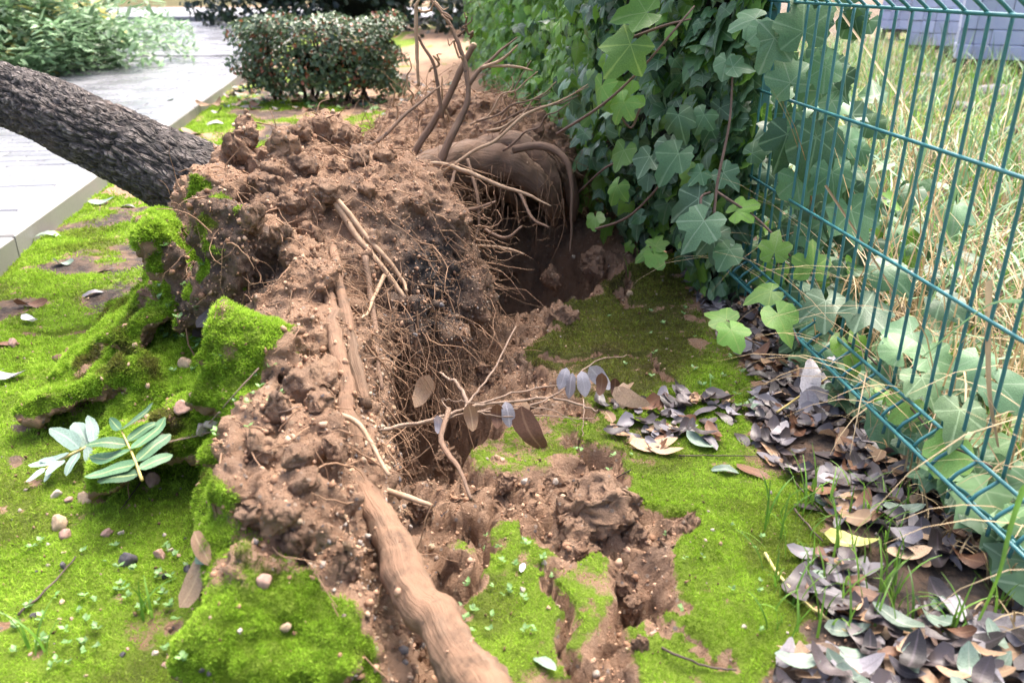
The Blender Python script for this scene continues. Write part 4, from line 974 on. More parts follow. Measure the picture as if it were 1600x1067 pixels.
# separate young ivy shoots in front of the wires
def shoot(label, leaves, stem):
    p0 = W(*stem[0]); t = thing('ivy_shoot', label, 'ivy', tuple(p0)); inv = Matrix.Translation(-Vector(p0))
    for q in leaves: at_leaf(t, inv, *q)
    ipart(t, inv, 'stem', MB().tube(smooth_path([W(*q) for q in stem], 5), [.0022, .0016], 5).mesh('stem', M_STEM))
shoot('pale green ivy sprig at the edge of the torn soil below the wall of ivy', [(1020, 390, 2.12, 34, 'ivy_young', (-.2, -.6, .8), (-.9, -.3, -.2)), (1025, 385, 2.12, 32, 'ivy_young', (-.2, -.5, .8), (.3, .8, .4)), (1022, 398, 2.1, 34, 'ivy_young', (0, -.7, .7), (.4, -.6, -.6))], [(1040, 410, 2.12), (1025, 395, 2.12), (1015, 385, 2.12)])
shoot('light green ivy sprig with two leaves over the moss edge', [(1135, 500, 1.62, 46, 'ivy_young', (-.2, -.5, .85), (-.9, .6, .3)), (1142, 515, 1.58, 48, 'ivy_young', (0, -.55, .85), (.3, -1, -.3))], [(1190, 540, 1.58), (1160, 525, 1.6), (1135, 500, 1.62)])
shoot('light green ivy leaf spread flat just left of the fence foot', [(1215, 490, 1.60, 56, 'ivy_young', (-.1, -.6, .8), (.2, -1, -.3), 2)], [(1250, 540, 1.55), (1230, 500, 1.60), (1215, 490, 1.61)])
shoot('shiny green ivy leaf against the lower wires', [(1325, 535, 1.48, 58, 'ivy_green', (-.1, -.6, .8), (0, -1, -.4), 3), (1205, 455, 1.66, 48, 'ivy_young', (-.2, -.4, .85), (-1, -.1, -.1))], [(1370, 570, 1.42), (1345, 545, 1.46), (1325, 535, 1.48)])
shoot('bright green ivy leaves in the fold of the wires', [(1420, 630, 1.26, 46, 'ivy_young', (-.1, -.6, .8), (-.7, -.8, 0)), (1400, 620, 1.29, 36, 'ivy_young', (-.1, -.6, .8), (.8, -.8, 0))], [(1450, 670, 1.2), (1430, 645, 1.24), (1415, 628, 1.27)])
shoot('large bright ivy leaf poking under the lowest wires', [(1490, 700, 1.10, 62, 'ivy_young', (-.1, -.7, .7), (-.6, -.9, -.1), 1)], [(1550, 730, 1.05), (1515, 710, 1.08), (1490, 700, 1.10)])

# ------------------------------------------------------------------ FALLEN LEAVES
M_LDARK = leaf_mat('litter_dark', (.040, .033, .032), (.11, .088, .086), .36, 1, (.10, .08, .09), .5, .04, rand=.6)
M_LPURP = leaf_mat('litter_purple', (.13, .120, .130), (.25, .235, .25), .42, 1, (.20, .17, .19), .5, .05)
M_LGREY = leaf_mat('litter_greygreen', (.16, .23, .17), (.27, .34, .27), .42, 1, (.38, .44, .34), .45, .12)
M_LTAN = leaf_mat('litter_tan', (.34, .21, .12), (.50, .36, .24), .6, 1, (.50, .36, .22), .3, .12, (.30, .17, .09))
M_LBROWN = leaf_mat('litter_brown', (.12, .055, .030), (.22, .11, .06), .5, 1, (.24, .14, .08), .4, .10)
M_LYELL = leaf_mat('litter_yellow', (.50, .50, .13), (.58, .56, .22), .45, 1, (.60, .58, .35), .4, .15)
M_LPALE = leaf_mat('litter_pale', (.42, .40, .42), (.52, .50, .54), .45, 1, (.55, .53, .55), .4, .15)
LG = [long_leaf(s, w, c, f, tw) for s, (w, c, f, tw) in enumerate([(.21, .4, .10, .3), (.20, .7, .28, .4), (.22, .25, .06, .2), (.19, .9, .40, .5), (.23, .5, .45, .3), (.21, .15, .05, .15), (.18, .5, .2, .6), (.22, 1.0, .15, .3)])]
LMATS = [M_LDARK, M_LPURP, M_LGREY, M_LTAN, M_LBROWN, M_LYELL, M_LPALE]
LM = {m.name: [leaf_mesh(g, m, 'fallen_leaf') for g in LG] for m in LMATS}
PILE2 = poly_g([(925, 640), (960, 625), (1010, 628), (1060, 608), (1110, 622), (1160, 640), (1140, 665), (1135, 705), (1080, 690), (1030, 712), (985, 690), (955, 690), (950, 660)])
bx0, by0 = LITTER.min(0); bx1, by1 = LITTER.max(0)
WORDS = {'litter_dark': 'dark purple-brown', 'litter_purple': 'dull purple-grey', 'litter_greygreen': 'grey-green', 'litter_tan': 'pale tan', 'litter_brown': 'russet brown'}
spots = []; NL = 1250
while len(spots) < NL:
    x, y = rng.uniform(bx0, .95), rng.uniform(.62, 2.45)
    a = np.array([x]), np.array([y])
    d = float(sd_poly(*a, LITTER)[0])
    if d < .02 - .05 * rng.random(): continue
    if x > FX(y) + .10: continue
    if x > .60 and y > .80 and y < .98 and rng.random() < .6: continue
    if float(fbm2(a[0], a[1], .16, 2, 77)[0]) < -.27: continue
    spots.append((x, y))
while len(spots) < NL + 85:
    p = PILE2.min(0) + rng.random(2) * (PILE2.max(0) - PILE2.min(0))
    if inside(np.array([p[0]]), np.array([p[1]]), PILE2)[0]: spots.append(tuple(p))
zs_, *_ = ground_fields(np.array([s[0] for s in spots]), np.array([s[1] for s in spots]))
order = sorted(range(len(spots)), key=lambda i: np.hypot(*spots[i]) + rng.normal() * .25)
tops = set(order[:270])
bagl = {m: Bag() for m in WORDS}
for i, (x, y) in enumerate(spots):
    top = i in tops
    u = rng.random(); m = 'litter_dark' if u < .46 else 'litter_purple' if u < .70 else 'litter_greygreen' if u < .80 else 'litter_brown' if u < .91 else 'litter_tan'
    if not top and .7 < u < .8: m = 'litter_dark'
    nrm = Vector((rng.normal() * .18, rng.normal() * .18, 1)); tip = Vector((rng.normal(), rng.normal(), rng.normal() * .15))
    s = min(max(.047 * math.exp(rng.normal() * .28), .024), .078); z = zs_[i] + (.010 + .016 * rng.random() if top else .004 + .010 * rng.random()) * (.6 if i >= NL else 1)
    M = frame(nrm, tip); c = Vector((x, y, z)) - M @ Vector((0, .5 * s, 0))
    if top:
        vi = int(rng.integers(8)); o = obj('fallen_leaf', LM[m][vi], None, c, M, s)
        edge = FX(y) - x
        where = 'in the small heap on the moss' if i >= NL else ('in litter %s, %s' % ('under the wires' if edge < .10 else 'next to the moss' if edge > .26 else 'midway', 'beyond the fanned twig' if y > 1.42 else 'level with the fanned twig' if y > 1.2 else 'just below the fanned twig' if y > .98 else 'nearer than the yellow leaf'))
        lb = '%s %s leaf %s' % (['flat', 'bowed', 'smooth', 'curled', 'folded', 'even', 'twisted', 'arched'][vi], WORDS[m], where)
        tag(o, lb, 'leaf', lb.replace(' leaf ', ' leaves ', 1))
    else: bagl[m].add(LG[rng.integers(8)], M, c, s)
for m, bgg in bagl.items():
    if bgg.n: tag(obj('leaf_litter', bgg.mesh('leaf_litter', bpy.data.materials[m])), 'layer of %s leaf litter under the loose leaves by the fence' % WORDS[m], 'leaf litter', None, 'stuff')
def lay(px, py, size, ang, m, label, lift=.006, v=None, tilt=.15, cat='leaf', name='fallen_leaf', ww=None):
    p, n = cast(px, py); dist = (p - Vector((0, 0, CAMZ))).length; s = size / F * dist
    t = Vector((math.cos(R(ang)), math.sin(R(ang)), 0)); n = n + Vector((rng.normal() * tilt, rng.normal() * tilt, .35)); M = frame(n, t)
    c = p + n.normalized() * lift - M @ Vector((0, .5 * s, 0))
    return tag(obj(name, LM[m][rng.integers(8) if v is None else v], None, c, M, s if ww is None else (s * ww, s, s)), label, cat)
LAY = [(320, 855, 62, -70, 'litter_tan', 'tan leaf on the moss beside the lower moss clod, tip down'), (312, 915, 75, 55, 'litter_tan', 'long tan leaf leaning on the lower moss clod'), (318, 868, 50, -60, 'litter_greygreen', 'grey-green leaf under the tan leaf by the lower moss clod'),
       (845, 1040, 52, -85, 'litter_greygreen', 'oval grey-green leaf at the bottom of the middle moss cushion'), (1020, 700, 75, 10, 'litter_tan', 'long tan leaf on moss below the small heap'), (1040, 708, 55, -20, 'litter_tan', 'shorter tan leaf crossing below the small heap'),
       (1092, 695, 52, -50, 'litter_greygreen', 'grey-green leaf tip on moss right of the tan pair'), (965, 682, 40, -60, 'litter_tan', 'small tan leaf left of the small heap'), (1132, 738, 42, -20, 'litter_greygreen', 'pale green leaf lying on open moss near the litter'),
       (1172, 742, 52, -50, 'litter_brown', 'brown leaf on open moss near the litter'), (1205, 728, 34, -10, 'litter_tan', 'small pale leaf at the litter edge'), (1330, 855, 72, -15, 'litter_yellow', 'yellow leaf in the grass of the litter'), (1310, 795, 80, -50, 'litter_greygreen', 'broad grey-green leaf above the yellow leaf'),
       (1410, 790, 55, 0, 'litter_tan', 'tan leaf in the litter near the fence foot'), (1465, 805, 40, 60, 'litter_pale', 'pale leaf upright in the litter near the fence foot'), (1290, 935, 52, -80, 'litter_brown', 'reddish brown leaf at the litter edge low in the picture'), (1340, 1030, 70, 10, 'litter_greygreen', 'grey-green leaf low in the litter'),
       (1325, 990, 60, -5, 'litter_greygreen', 'pale grey-green leaf under the yellow stalk'), (1400, 1040, 62, 60, 'litter_tan', 'tan leaf low in the litter'), (1530, 1056, 75, 5, 'litter_tan', 'ochre leaf at the lower right'), (1300, 685, 55, 20, 'litter_tan', 'cream leaf on the dark litter mound'),
       (1195, 630, 46, 30, 'litter_pale', 'pale leaf at the left edge of the litter'), (1190, 640, 42, -30, 'litter_greygreen', 'grey-green leaf at the left edge of the litter'), (1255, 600, 48, 100, 'litter_pale', 'upright pale leaf on the litter, left one'), (1285, 595, 52, 80, 'litter_pale', 'upright pale leaf on the litter, right one'),
       (1200, 650, 60, 10, 'litter_greygreen', 'broad grey-green leaf among dark litter'), (1240, 580, 50, 20, 'litter_greygreen', 'olive grey leaf among dark litter'), (970, 615, 40, 0, 'litter_tan', 'tan leaf hanging over the moss behind the dry twig'), (1055, 650, 50, -40, 'litter_purple', 'purple-grey leaf topping the small heap'),
       (100, 414, 28, 0, 'litter_greygreen', 'small grey-green leaf on grey soil near the kerb'), (145, 462, 34, 20, 'litter_purple', 'purple leaf on the left moss'), (48, 480, 40, 30, 'litter_brown', 'brown leaf sliver on the left moss'), (165, 425, 24, 0, 'litter_dark', 'dark leaf bit on the left moss'), (48, 505, 30, -20, 'litter_pale', 'pale leaf bit on the left moss'), (15, 595, 44, -10, 'litter_pale', 'pale curled leaf at the left edge'), (75, 370, 40, -5, 'litter_greygreen', 'greyish leaf near the kerb stone'), (160, 318, 34, 20, 'litter_greygreen', 'blue-green leaf under the trunk'),
       (200, 325, 24, 0, 'litter_dark', 'dark leaf under the trunk'), (10, 540, 36, 10, 'litter_brown', 'brown leaf scrap at the left edge'), (325, 495, 40, 70, 'litter_dark', 'dark leaf stuck on the grey slab of the root plate'), (310, 515, 36, 95, 'litter_dark', 'second dark leaf stuck below the grey slab'), (280, 205, 36, 0, 'litter_tan', 'pale leaf on the far moss by the kerb'), (300, 210, 34, -10, 'litter_brown', 'rusty leaf on the far moss by the kerb'), (335, 195, 30, 10, 'litter_pale', 'whitish leaf on the far moss'), (210, 95, 50, 5, 'litter_greygreen', 'green sprig leaf on the wet path, farther one'), (215, 165, 44, 0, 'litter_greygreen', 'green leaf on the wet path, left one'), (245, 175, 56, 10, 'litter_greygreen', 'green leaf on the wet path, right one'),
       (815, 890, 22, 80, 'litter_pale', 'tiny pale leaf at the edge of the middle cushion'), (920, 770, 55, 25, 'litter_tan', 'pale tan leaf over the crack in the soil'), (690, 812, 24, 0, 'litter_dark', 'dark sliver on soil')]
for q in LAY: lay(*q)

# pinnate sprig on the left moss, silvery sprig beyond it
M_SPRIG = leaf_mat('sprig_green', (.055, .13, .065), (.085, .17, .085), .45, 1, (.36, .42, .18), .3, .1)
M_SPRIGP = leaf_mat('sprig_silver', (.20, .29, .24), (.28, .37, .32), .55, 1, (.36, .44, .36), .3, .15)
M_RACH = mat_simple('leaf_stalk', (.42, .33, .10), (.58, .46, .20), 20, .5)
SG = [long_leaf(90 + s, .185, .2, .12, .15, 8, .42) for s in range(4)]
def sprig(label, stalk, leaves, m):
    mid = stalk[len(stalk) // 2]; o_, n_ = cast(mid[0], mid[1]); o_ = o_ + Vector((0, 0, .035)); n_ = Vector((-.12, -.30, 1)).normalized()
    def hit(px, py, h=0):
        d = Vector(ray(px, py)); c = Vector((0, 0, CAMZ)); k = (o_ + n_ * h - c).dot(n_) / d.dot(n_); return c + d * k
    P = [hit(a, b, h * .3) for a, b, h in stalk]
    t = thing('leaf_sprig', label, 'leaf', tuple(P[0])); inv = Matrix.Translation(-P[0])
    ipart(t, inv, 'stalk', MB().tube(smooth_path([tuple(p) for p in P], 5), [.0026, .0014], 6).mesh('stalk', M_RACH))
    pts = smooth_path([tuple(p) for p in P], 10)
    for (ax_, ay, bx_, by, lift) in leaves:
        A = hit(ax_, ay); k = pts[np.argmin(np.linalg.norm(pts[:, :2] - np.array(A)[:2], axis=1))]; A = Vector(k)
        B = hit(bx_, by, lift * .4); L = (B - A)
        ipart(t, inv, 'leaflet', leaf_mesh(SG[rng.integers(4)], m, 'leaflet'), A, frame(n_ + Vector((rng.normal() * .12, rng.normal() * .12, 0)), L), L.length)
sprig('green pinnate leaf sprig with a yellow stalk lying on the left moss', [(222, 750, .012), (208, 712, .020), (190, 673, .030)], [(218, 742, 148, 752, .01), (214, 733, 140, 735, .01), (206, 715, 132, 710, .02), (200, 700, 135, 692, .03), (192, 680, 168, 655, .03), (220, 735, 268, 702, .02), (214, 722, 266, 668, .03), (208, 708, 264, 652, .03), (204, 692, 240, 648, .04), (195, 678, 245, 640, .05)], M_SPRIG)
sprig('silvery pinnate sprig spread on moss at the far left', [(150, 692, .012), (110, 710, .014), (75, 730, .012), (38, 754, .008)], [(138, 700, 118, 650, .03), (125, 705, 98, 665, .02), (110, 712, 60, 720, .02), (140, 697, 130, 730, .01), (120, 706, 105, 740, .01), (100, 720, 78, 748, .01), (90, 722, 48, 716, .02), (145, 695, 152, 652, .03), (70, 735, 40, 752, .01), (85, 727, 62, 750, .01)], M_SPRIGP)
# twig of grey-purple leaves lying on the litter
def lay_twig():
    P = [cast(1212, 658)[0] + Vector((0, 0, .02)), cast(1250, 640)[0] + Vector((0, 0, .035)), cast(1290, 622)[0] + Vector((0, 0, .05))]
    t = thing('leafy_twig', 'twig with grey-purple leaves fanned out on the dark litter', 'twig', tuple(P[0])); inv = Matrix.Translation(-P[0])
    ipart(t, inv, 'stem', MB().tube(smooth_path([tuple(p) for p in P], 5), [.0026, .0015], 6).mesh('stem', M_RACH))
    for k, (bx_, by, h, m) in enumerate([(1258, 595, .07, 'litter_pale'), (1285, 588, .08, 'litter_pale'), (1302, 575, .08, 'litter_pale'), (1315, 632, .03, 'litter_purple'), (1325, 645, .02, 'litter_purple'), (1300, 668, .01, 'litter_purple'), (1275, 668, .01, 'litter_purple'), (1242, 655, .02, 'litter_pale'), (1345, 640, .02, 'litter_greygreen')]):
        A = P[1] + (P[2] - P[1]) * rng.random(); B = cast(bx_, by)[0]; B = B + (Vector((0, 0, CAMZ)) - B).normalized() * h; L = B - A
        ipart(t, inv, 'leaf', LM[m][[0, 2, 5][k % 3]], A, frame(Vector((-.1, -.5, 1)), L), L.length)
lay_twig()
# dry branch with hanging dead leaflets across the pit
M_DRY = mat_simple('dry_twig', (.17, .115, .08), (.32, .235, .175), 30, .7, world=True)
dry = thing('dry_branch', 'dry twiggy branch with hanging dead leaves stretched over the pit', 'branch', tuple(W(555, 672, 1.22)))
dinv = Matrix.Translation(-Vector(W(555, 672, 1.22)))
for L, r in [([(545, 672, 1.22), (620, 668, 1.27), (690, 655, 1.33), (735, 637, 1.38), (790, 628, 1.42), (860, 622, 1.45), (905, 632, 1.44), (935, 642, 1.43)], .0042), ([(560, 676, 1.22), (650, 662, 1.28), (720, 640, 1.36), (735, 625, 1.39), (770, 580, 1.46), (806, 510, 1.60)], .0034),
             ([(690, 655, 1.33), (740, 645, 1.36), (800, 640, 1.38), (870, 615, 1.46), (930, 565, 1.56), (980, 555, 1.6)], .0024), ([(735, 637, 1.38), (800, 615, 1.44), (850, 605, 1.48), (880, 600, 1.5)], .0022), ([(720, 640, 1.36), (780, 650, 1.36), (850, 650, 1.38), (930, 655, 1.40)], .0018),
             ([(735, 640, 1.37), (715, 600, 1.42), (700, 592, 1.44), (688, 580, 1.47)], .0045), ([(700, 640, 1.35), (690, 625, 1.37), (705, 625, 1.37), (760, 630, 1.39)], .0016), ([(680, 660, 1.32), (780, 635, 1.38), (860, 640, 1.41), (900, 660, 1.4)], .0016), ([(912, 625, 1.45), (912, 660, 1.40), (910, 690, 1.36)], .0014)]:
    ipart(dry, dinv, 'twig', MB().tube(smooth_path([W(*q) for q in L], 6) + rng.normal(size=((len(L) - 1) * 6 + 1, 3)) * .0012, [r, r * .45], 6).mesh('twig', M_DRY))
for (px, py, y, s, m, tx) in [(685, 648, 1.33, 24, 'litter_pale', .1), (733, 630, 1.38, 36, 'litter_tan', .2), (790, 628, 1.40, 34, 'litter_pale', .2), (776, 630, 1.40, 32, 'litter_brown', 0), (815, 635, 1.40, 62, 'litter_brown', .05), (822, 628, 1.41, 30, 'litter_tan', -.1), (672, 585, 1.50, 46, 'litter_tan', -.4),
                              (885, 575, 1.52, 30, 'litter_pale', -.2), (893, 583, 1.51, 34, 'litter_pale', .1), (908, 580, 1.52, 34, 'litter_pale', .3), (920, 572, 1.53, 40, 'litter_pale', .9), (942, 582, 1.52, 30, 'litter_brown', 0), (962, 590, 1.52, 24, 'litter_brown', 0), (974, 598, 1.5, 34, 'litter_tan', .1), (960, 605, 1.5, 46, 'litter_tan', 1.0)]:
    p = W(px, py, y - .03); sz = 1.2 * s / F * np.linalg.norm(p - [0, 0, CAMZ])
    ipart(dry, dinv, 'leaf', LM[m][[0, 2, 5][rng.integers(3)]], p, frame(Vector((-.2 + rng.normal() * .3, -1, .35)), Vector((tx, -.1, -1))), (sz * 1.25, sz, sz))

# twigs and stalks lying about
def stick(label, L, r, m, name='twig', cat='twig', lift=.006):
    P = [cast(a, b)[0] + Vector((0, 0, lift)) for a, b in L]
    tag(obj(name, MB().tube(smooth_path([tuple(p) for p in P], 6) + rng.normal(size=((len(L) - 1) * 6 + 1, 3)) * r * .25, [r, r * .6], 6).mesh(name, m)), label, cat)
M_YST = mat_simple('yellow_stalk', (.46, .38, .14), (.58, .50, .22), 20, .5, world=True)
M_DTW = mat_simple('dark_twig', (.05, .035, .03), (.11, .08, .065), 30, .7, world=True)
stick('yellow leaf stalk lying from the moss into the litter', [(1193, 868), (1225, 915), (1262, 950), (1320, 990), (1378, 1020)], .0026, M_YST, 'leaf_stalk', 'stalk')
for q in [('thin dark twig on the moss at the lower right', [(985, 985), (1040, 1020), (1100, 1045), (1150, 1052)], .0020, M_DTW), ('dark twig lying diagonally on the left foreground moss', [(30, 965), (80, 920), (120, 875)], .0020, M_DTW), ('thin twig along the litter edge', [(1212, 708), (1240, 755), (1285, 805)], .0018, M_DTW), ('short twig at the litter edge', [(1240, 800), (1270, 835), (1285, 850)], .0020, M_DTW), ('straight dark twig below the tan leaves', [(1060, 716), (1120, 716), (1185, 717)], .0014, M_DTW),
          ('dark wiry stem bent over the mossy flank', [(405, 580), (360, 630), (310, 680), (240, 700)], .0014, M_DRY), ('thin dry stem across the left flank of the plate', [(250, 700), (330, 680), (420, 655), (470, 640)], .0014, M_DRY), ('dark twig on the left moss under the sprig', [(225, 752), (205, 780), (190, 800)], .0012, M_DTW), ('pale twig end sticking up in the soil hollow', [(985, 738), (935, 770), (915, 800), (885, 830)], .0012, M_DTW)]:
    stick(*q)

# stones
ST = [blob(200 + s, 3) for s in range(5)]
def mat_stone(name, c1, c2): return mat_simple(name, c1, c2, 2.5, .7, .4, .05, rand=.2)
M_STW = mat_stone('stone_pale', (.34, .28, .22), (.47, .41, .34)); M_STP = mat_stone('stone_pink', (.30, .17, .13), (.46, .31, .25)); M_STD = mat_stone('stone_dark', (.05, .045, .05), (.11, .10, .11)); M_STT = mat_stone('stone_tan', (.34, .24, .15), (.50, .38, .26))
STM = {m.name: [mesh_np('pebble', V, Fc, m, True) for V, Fc in ST] for m in (M_STW, M_STP, M_STD, M_STT)}
def stone(px, py, size, m, label, grp=None):
    p, n = cast(px, py); s = size / 2 / F * (p - Vector((0, 0, CAMZ))).length
    tag(obj('pebble', STM[m][rng.integers(5)], None, p + n * s * .25, tuple(rng.uniform(0, 6.3, 3)), tuple(s * rng.uniform(.75, 1.15, 3))), label, 'stone', grp)
for q in [(318, 670, 26, 'stone_pale', 'white stone nearest the mossy slab, left of the pair'), (335, 664, 24, 'stone_pale', 'white stone nearest the mossy slab, right of the pair'), (292, 572, 30, 'stone_tan', 'ochre and white stone wedged in the mossy flank'), (285, 642, 28, 'stone_pink', 'reddish stone under the mossy flank'), (240, 757, 28, 'stone_pink', 'pinkish stone at the foot of the green sprig'), (95, 822, 26, 'stone_tan', 'ochre stone on the left moss'), (102, 838, 20, 'stone_pink', 'pink stone touching the ochre stone on the left moss'), (130, 782, 24, 'stone_tan', 'flat tan stone on the left moss'), (88, 775, 16, 'stone_pale', 'pale pebble on the left moss above the ochre stone'), (108, 782, 14, 'stone_pink', 'pink pebble beside the flat tan stone'),
          (166, 834, 18, 'stone_pink', 'small pink stone on the left foreground moss'), (198, 878, 28, 'stone_dark', 'dark angular stone on the left foreground moss'), (250, 870, 20, 'stone_pink', 'red stone right of the dark angular stone'), (258, 901, 15, 'stone_dark', 'black pebble below the red stone'), (293, 890, 13, 'stone_dark', 'black pebble beside the long tan leaf'), (100, 885, 15, 'stone_dark', 'dark pebble on the far left foreground'), (412, 908, 26, 'stone_pink', 'brown stone set in the lower moss clod'), (445, 980, 18, 'stone_tan', 'tan chip in the middle of the lower moss clod'), (375, 988, 12, 'stone_pale', 'white chip in the lower moss clod'),
          (985, 462, 14, 'stone_tan', 'pale tan stone on the torn soil'), (898, 470, 16, 'stone_tan', 'ochre stone on the torn soil'), (897, 402, 9, 'stone_pale', 'white pebble by the hollow'), (820, 752, 14, 'stone_pale', 'white pebble in the soil below the upper cushion'), (868, 754, 12, 'stone_pale', 'second white pebble in the soil below the upper cushion'), (850, 880, 12, 'stone_pale', 'pale pebble beside the middle cushion'), (995, 855, 12, 'stone_tan', 'ochre chip in the soil by the right moss'), (933, 1053, 14, 'stone_pale', 'pale pebble at the bottom of the crack'), (817, 922, 11, 'stone_pale', 'white pebble on the middle cushion'), (670, 855, 18, 'stone_tan', 'tan stone beside the small moss disc'), (1430, 1000, 28, 'stone_pink', 'pinkish stone in the bare patch at the lower right'), (1440, 985, 18, 'stone_pink', 'small pink stone above the pinkish stone'), (1162, 980, 10, 'stone_pale', 'white pebble in the right moss'), (835, 300, 12, 'stone_tan', 'tan stone under the arching root'), (20, 540, 20, 'stone_pink', 'pinkish stone at the left edge')]:
    stone(*q)
for _ in range(34):
    px, py = rng.uniform(20, 330), rng.uniform(780, 1060)
    stone(px, py, rng.uniform(5, 11), ['stone_pale', 'stone_pink', 'stone_tan', 'stone_dark'][rng.integers(4)], 'tiny pebble in the left foreground moss', 'tiny pebbles in the left foreground moss')

# soil clods on the torn ground, each its own lump
CLODS = [(930, 815, 130, 'largest grey-brown soil clod in the middle of the crack'), (985, 850, 60, 'grey soil clod right of the largest clod'), (905, 850, 60, 'soil clod under the left edge of the largest clod'), (1065, 838, 58, 'pinkish soil clod on the edge of the right moss'), (860, 765, 60, 'soil clod below the upper moss cushion'), (970, 905, 48, 'soil lump in the crack below the largest clod'), (990, 950, 44, 'soil lump lower in the crack'), (700, 712, 46, 'brown soil clod under the dry branch'), (640, 730, 40, 'brown soil lump beside the thick root'), (790, 755, 40, 'soil lump left of the white pebbles'), (660, 790, 46, 'soil lump in the trough right of the thick root'),
         (930, 410, 46, 'soil lump in front of the hollow, right'), (900, 375, 40, 'soil lump in front of the hollow, middle'), (960, 370, 40, 'soil lump below the young ivy leaves'), (820, 490, 40, 'dark soil lump at the foot of the plate'), (860, 440, 34, 'red soil lump at the mouth of the hollow'), (880, 500, 50, 'gritty soil lump above the olive moss'), (760, 590, 54, 'crumbly soil lump behind the dry branch'), (800, 560, 40, 'soil lump beside the pale twig'), (990, 350, 44, 'soil lump against the ivy'), (1000, 1010, 36, 'soil lump at the bottom of the crack')]
for px, py, s, lb in CLODS:
    p, n = cast(px, py, True); r_ = s / 2 / F * (p - Vector((0, 0, CAMZ))).length
    tag(obj('soil_clod', CL[rng.integers(6)], None, p + Vector((0, 0, r_ * .05)), tuple(rng.uniform(0, 6.3, 3)), tuple(r_ * rng.uniform(.85, 1.25, 3))), lb, 'soil clod')

# ------------------------------------------------------------------ small plants
M_SPROUT = leaf_mat('sprout', (.13, .27, .07), (.22, .37, .13), .45, 0, trans=.3)
bagS = Bag(); SL = [long_leaf(300 + s, .36, .3, .2, .2, 2, .5) for s in range(4)]
def sprout(px, py, s):
    p, n = cast(px, py)
    for k in range(rng.integers(3, 7)):
        a = rng.uniform(0, 6.3); d = Vector((math.cos(a), math.sin(a), .5)); bagS.add(SL[rng.integers(4)], frame(Vector((-d.x * .5, -d.y * .5, 1)), d), p + Vector((0, 0, .004 + rng.random() * .006)), s * rng.uniform(.6, 1.2))
for (x0, y0, x1, y1, n, s) in [(20, 850, 300, 1060, 50, .009), (720, 830, 880, 1000, 26, .008), (240, 360, 320, 600, 26, .013), (330, 560, 460, 700, 16, .009), (940, 470, 1130, 600, 12, .010), (900, 680, 1000, 740, 8, .009), (1000, 800, 1250, 1020, 12, .007), (1050, 560, 1180, 640, 8, .012), (470, 150, 600, 175, 40, .05), (0, 340, 60, 400, 8, .015), (360, 140, 420, 170, 10, .035)]:
    for _ in range(n): sprout(rng.uniform(x0, x1), rng.uniform(y0, y1), s)
tag(obj('seedlings', bagS.mesh('seedlings', M_SPROUT)), 'tiny pale green seedlings sprouting in the moss', 'seedlings', None, 'stuff')
M_GRASS = leaf_mat('grass', (.08, .20, .02), (.18, .34, .05), .42, 0, trans=.35)
M_GRASSB = leaf_mat('grass_blue', (.12, .24, .10), (.22, .36, .18), .42, 0, trans=.3)
M_STRAW = leaf_mat('straw', (.30, .21, .10), (.48, .37, .21), .6, 0, trans=.25)
def blades(P, L, wd_, m, name, droop=.5, seed=1, seg=5, up=1.0):
    g = np.random.default_rng(seed); P = np.asarray(P, float); n = len(P)
    a = g.uniform(0, 2 * np.pi, n); dx = np.stack([np.cos(a), np.sin(a), np.zeros(n)], -1)
    L = np.broadcast_to(L, n) * g.uniform(.55, 1.15, n); dr = g.uniform(.15, 1.0, n) * droop * 1.6
    t = np.cross(dx, [0, 0, 1]); V = []; 
    for k in range(seg + 1):
        f = k / seg; ang = dr * f * 1.25 + g.normal(size=n) * .03
        if k == 0: c = P.copy(); 
        else: c = c + (dx * np.sin(ang)[:, None] + np.array([0, 0, up]) * np.cos(ang)[:, None]) * (L / seg)[:, None]
        w = (wd_ * (1 - f ** 2.2) * g.uniform(.85, 1.1, n) + .0003)[:, None]; V += [c - t * w, c + t * w]
    V = np.stack(V, 1); m2 = 2 * (seg + 1)
    q = np.array([[2 * k, 2 * k + 1, 2 * k + 3, 2 * k + 2] for k in range(seg)]); Fc = (q[None] + (np.arange(n) * m2)[:, None, None]).reshape(-1, 4)
    return mesh_np(name, V.reshape(-1, 3), Fc, m, True, {'leafid': np.repeat(g.random(n), m2), 'vein': np.zeros(n * m2)})
def gpts(n, f):
    out = []
    while len(out) < n:
        p = f()
        if p is not None: out.append(p)
    a = np.array(out); z = ground_fields(a[:, 0], a[:, 1])[0]; return np.stack([a[:, 0], a[:, 1], z], -1)
def behind():
    y = .4 + 11 * rng.random() ** 1.35; off = .18 + 4.6 * rng.random() ** 1.3
    if y < 1.9 and off < .30 and rng.random() < .7: return None
    if y > 1.9 and y < 3.2 and off < .55 and rng.random() < .6: return None
    return FX(y) + off, y
P = gpts(9000, behind); tag(obj('grass', blades(P, .34, .0034, M_GRASS, 'grass', 1.15, 4)), 'long green grass growing behind the fence', 'grass', None, 'stuff')
P = gpts(3600, behind); tag(obj('grass', blades(P, .40, .0050, M_GRASSB, 'grass', 1.1, 14)), 'bluish long grass growing behind the fence', 'grass', None, 'stuff')
P = gpts(5200, behind); tag(obj('dry_grass', blades(P, .36, .0022, M_STRAW, 'dry_grass', 1.45, 5)), 'dry straw-coloured grass tangled behind the fence', 'grass', None, 'stuff')
P = gpts(1500, lambda: (FX(1.6) + rng.uniform(.03, .5) , rng.uniform(.5, 2.1))); tag(obj('straw', blades(P, .10, .0016, M_STRAW, 'straw', 1.6, 6)), 'short dead straw on the ground behind the fence', 'straw', None, 'stuff')
def nearb():
    y = rng.uniform(.5, 4.2); return FX(y) + rng.uniform(.12, 1.5), y
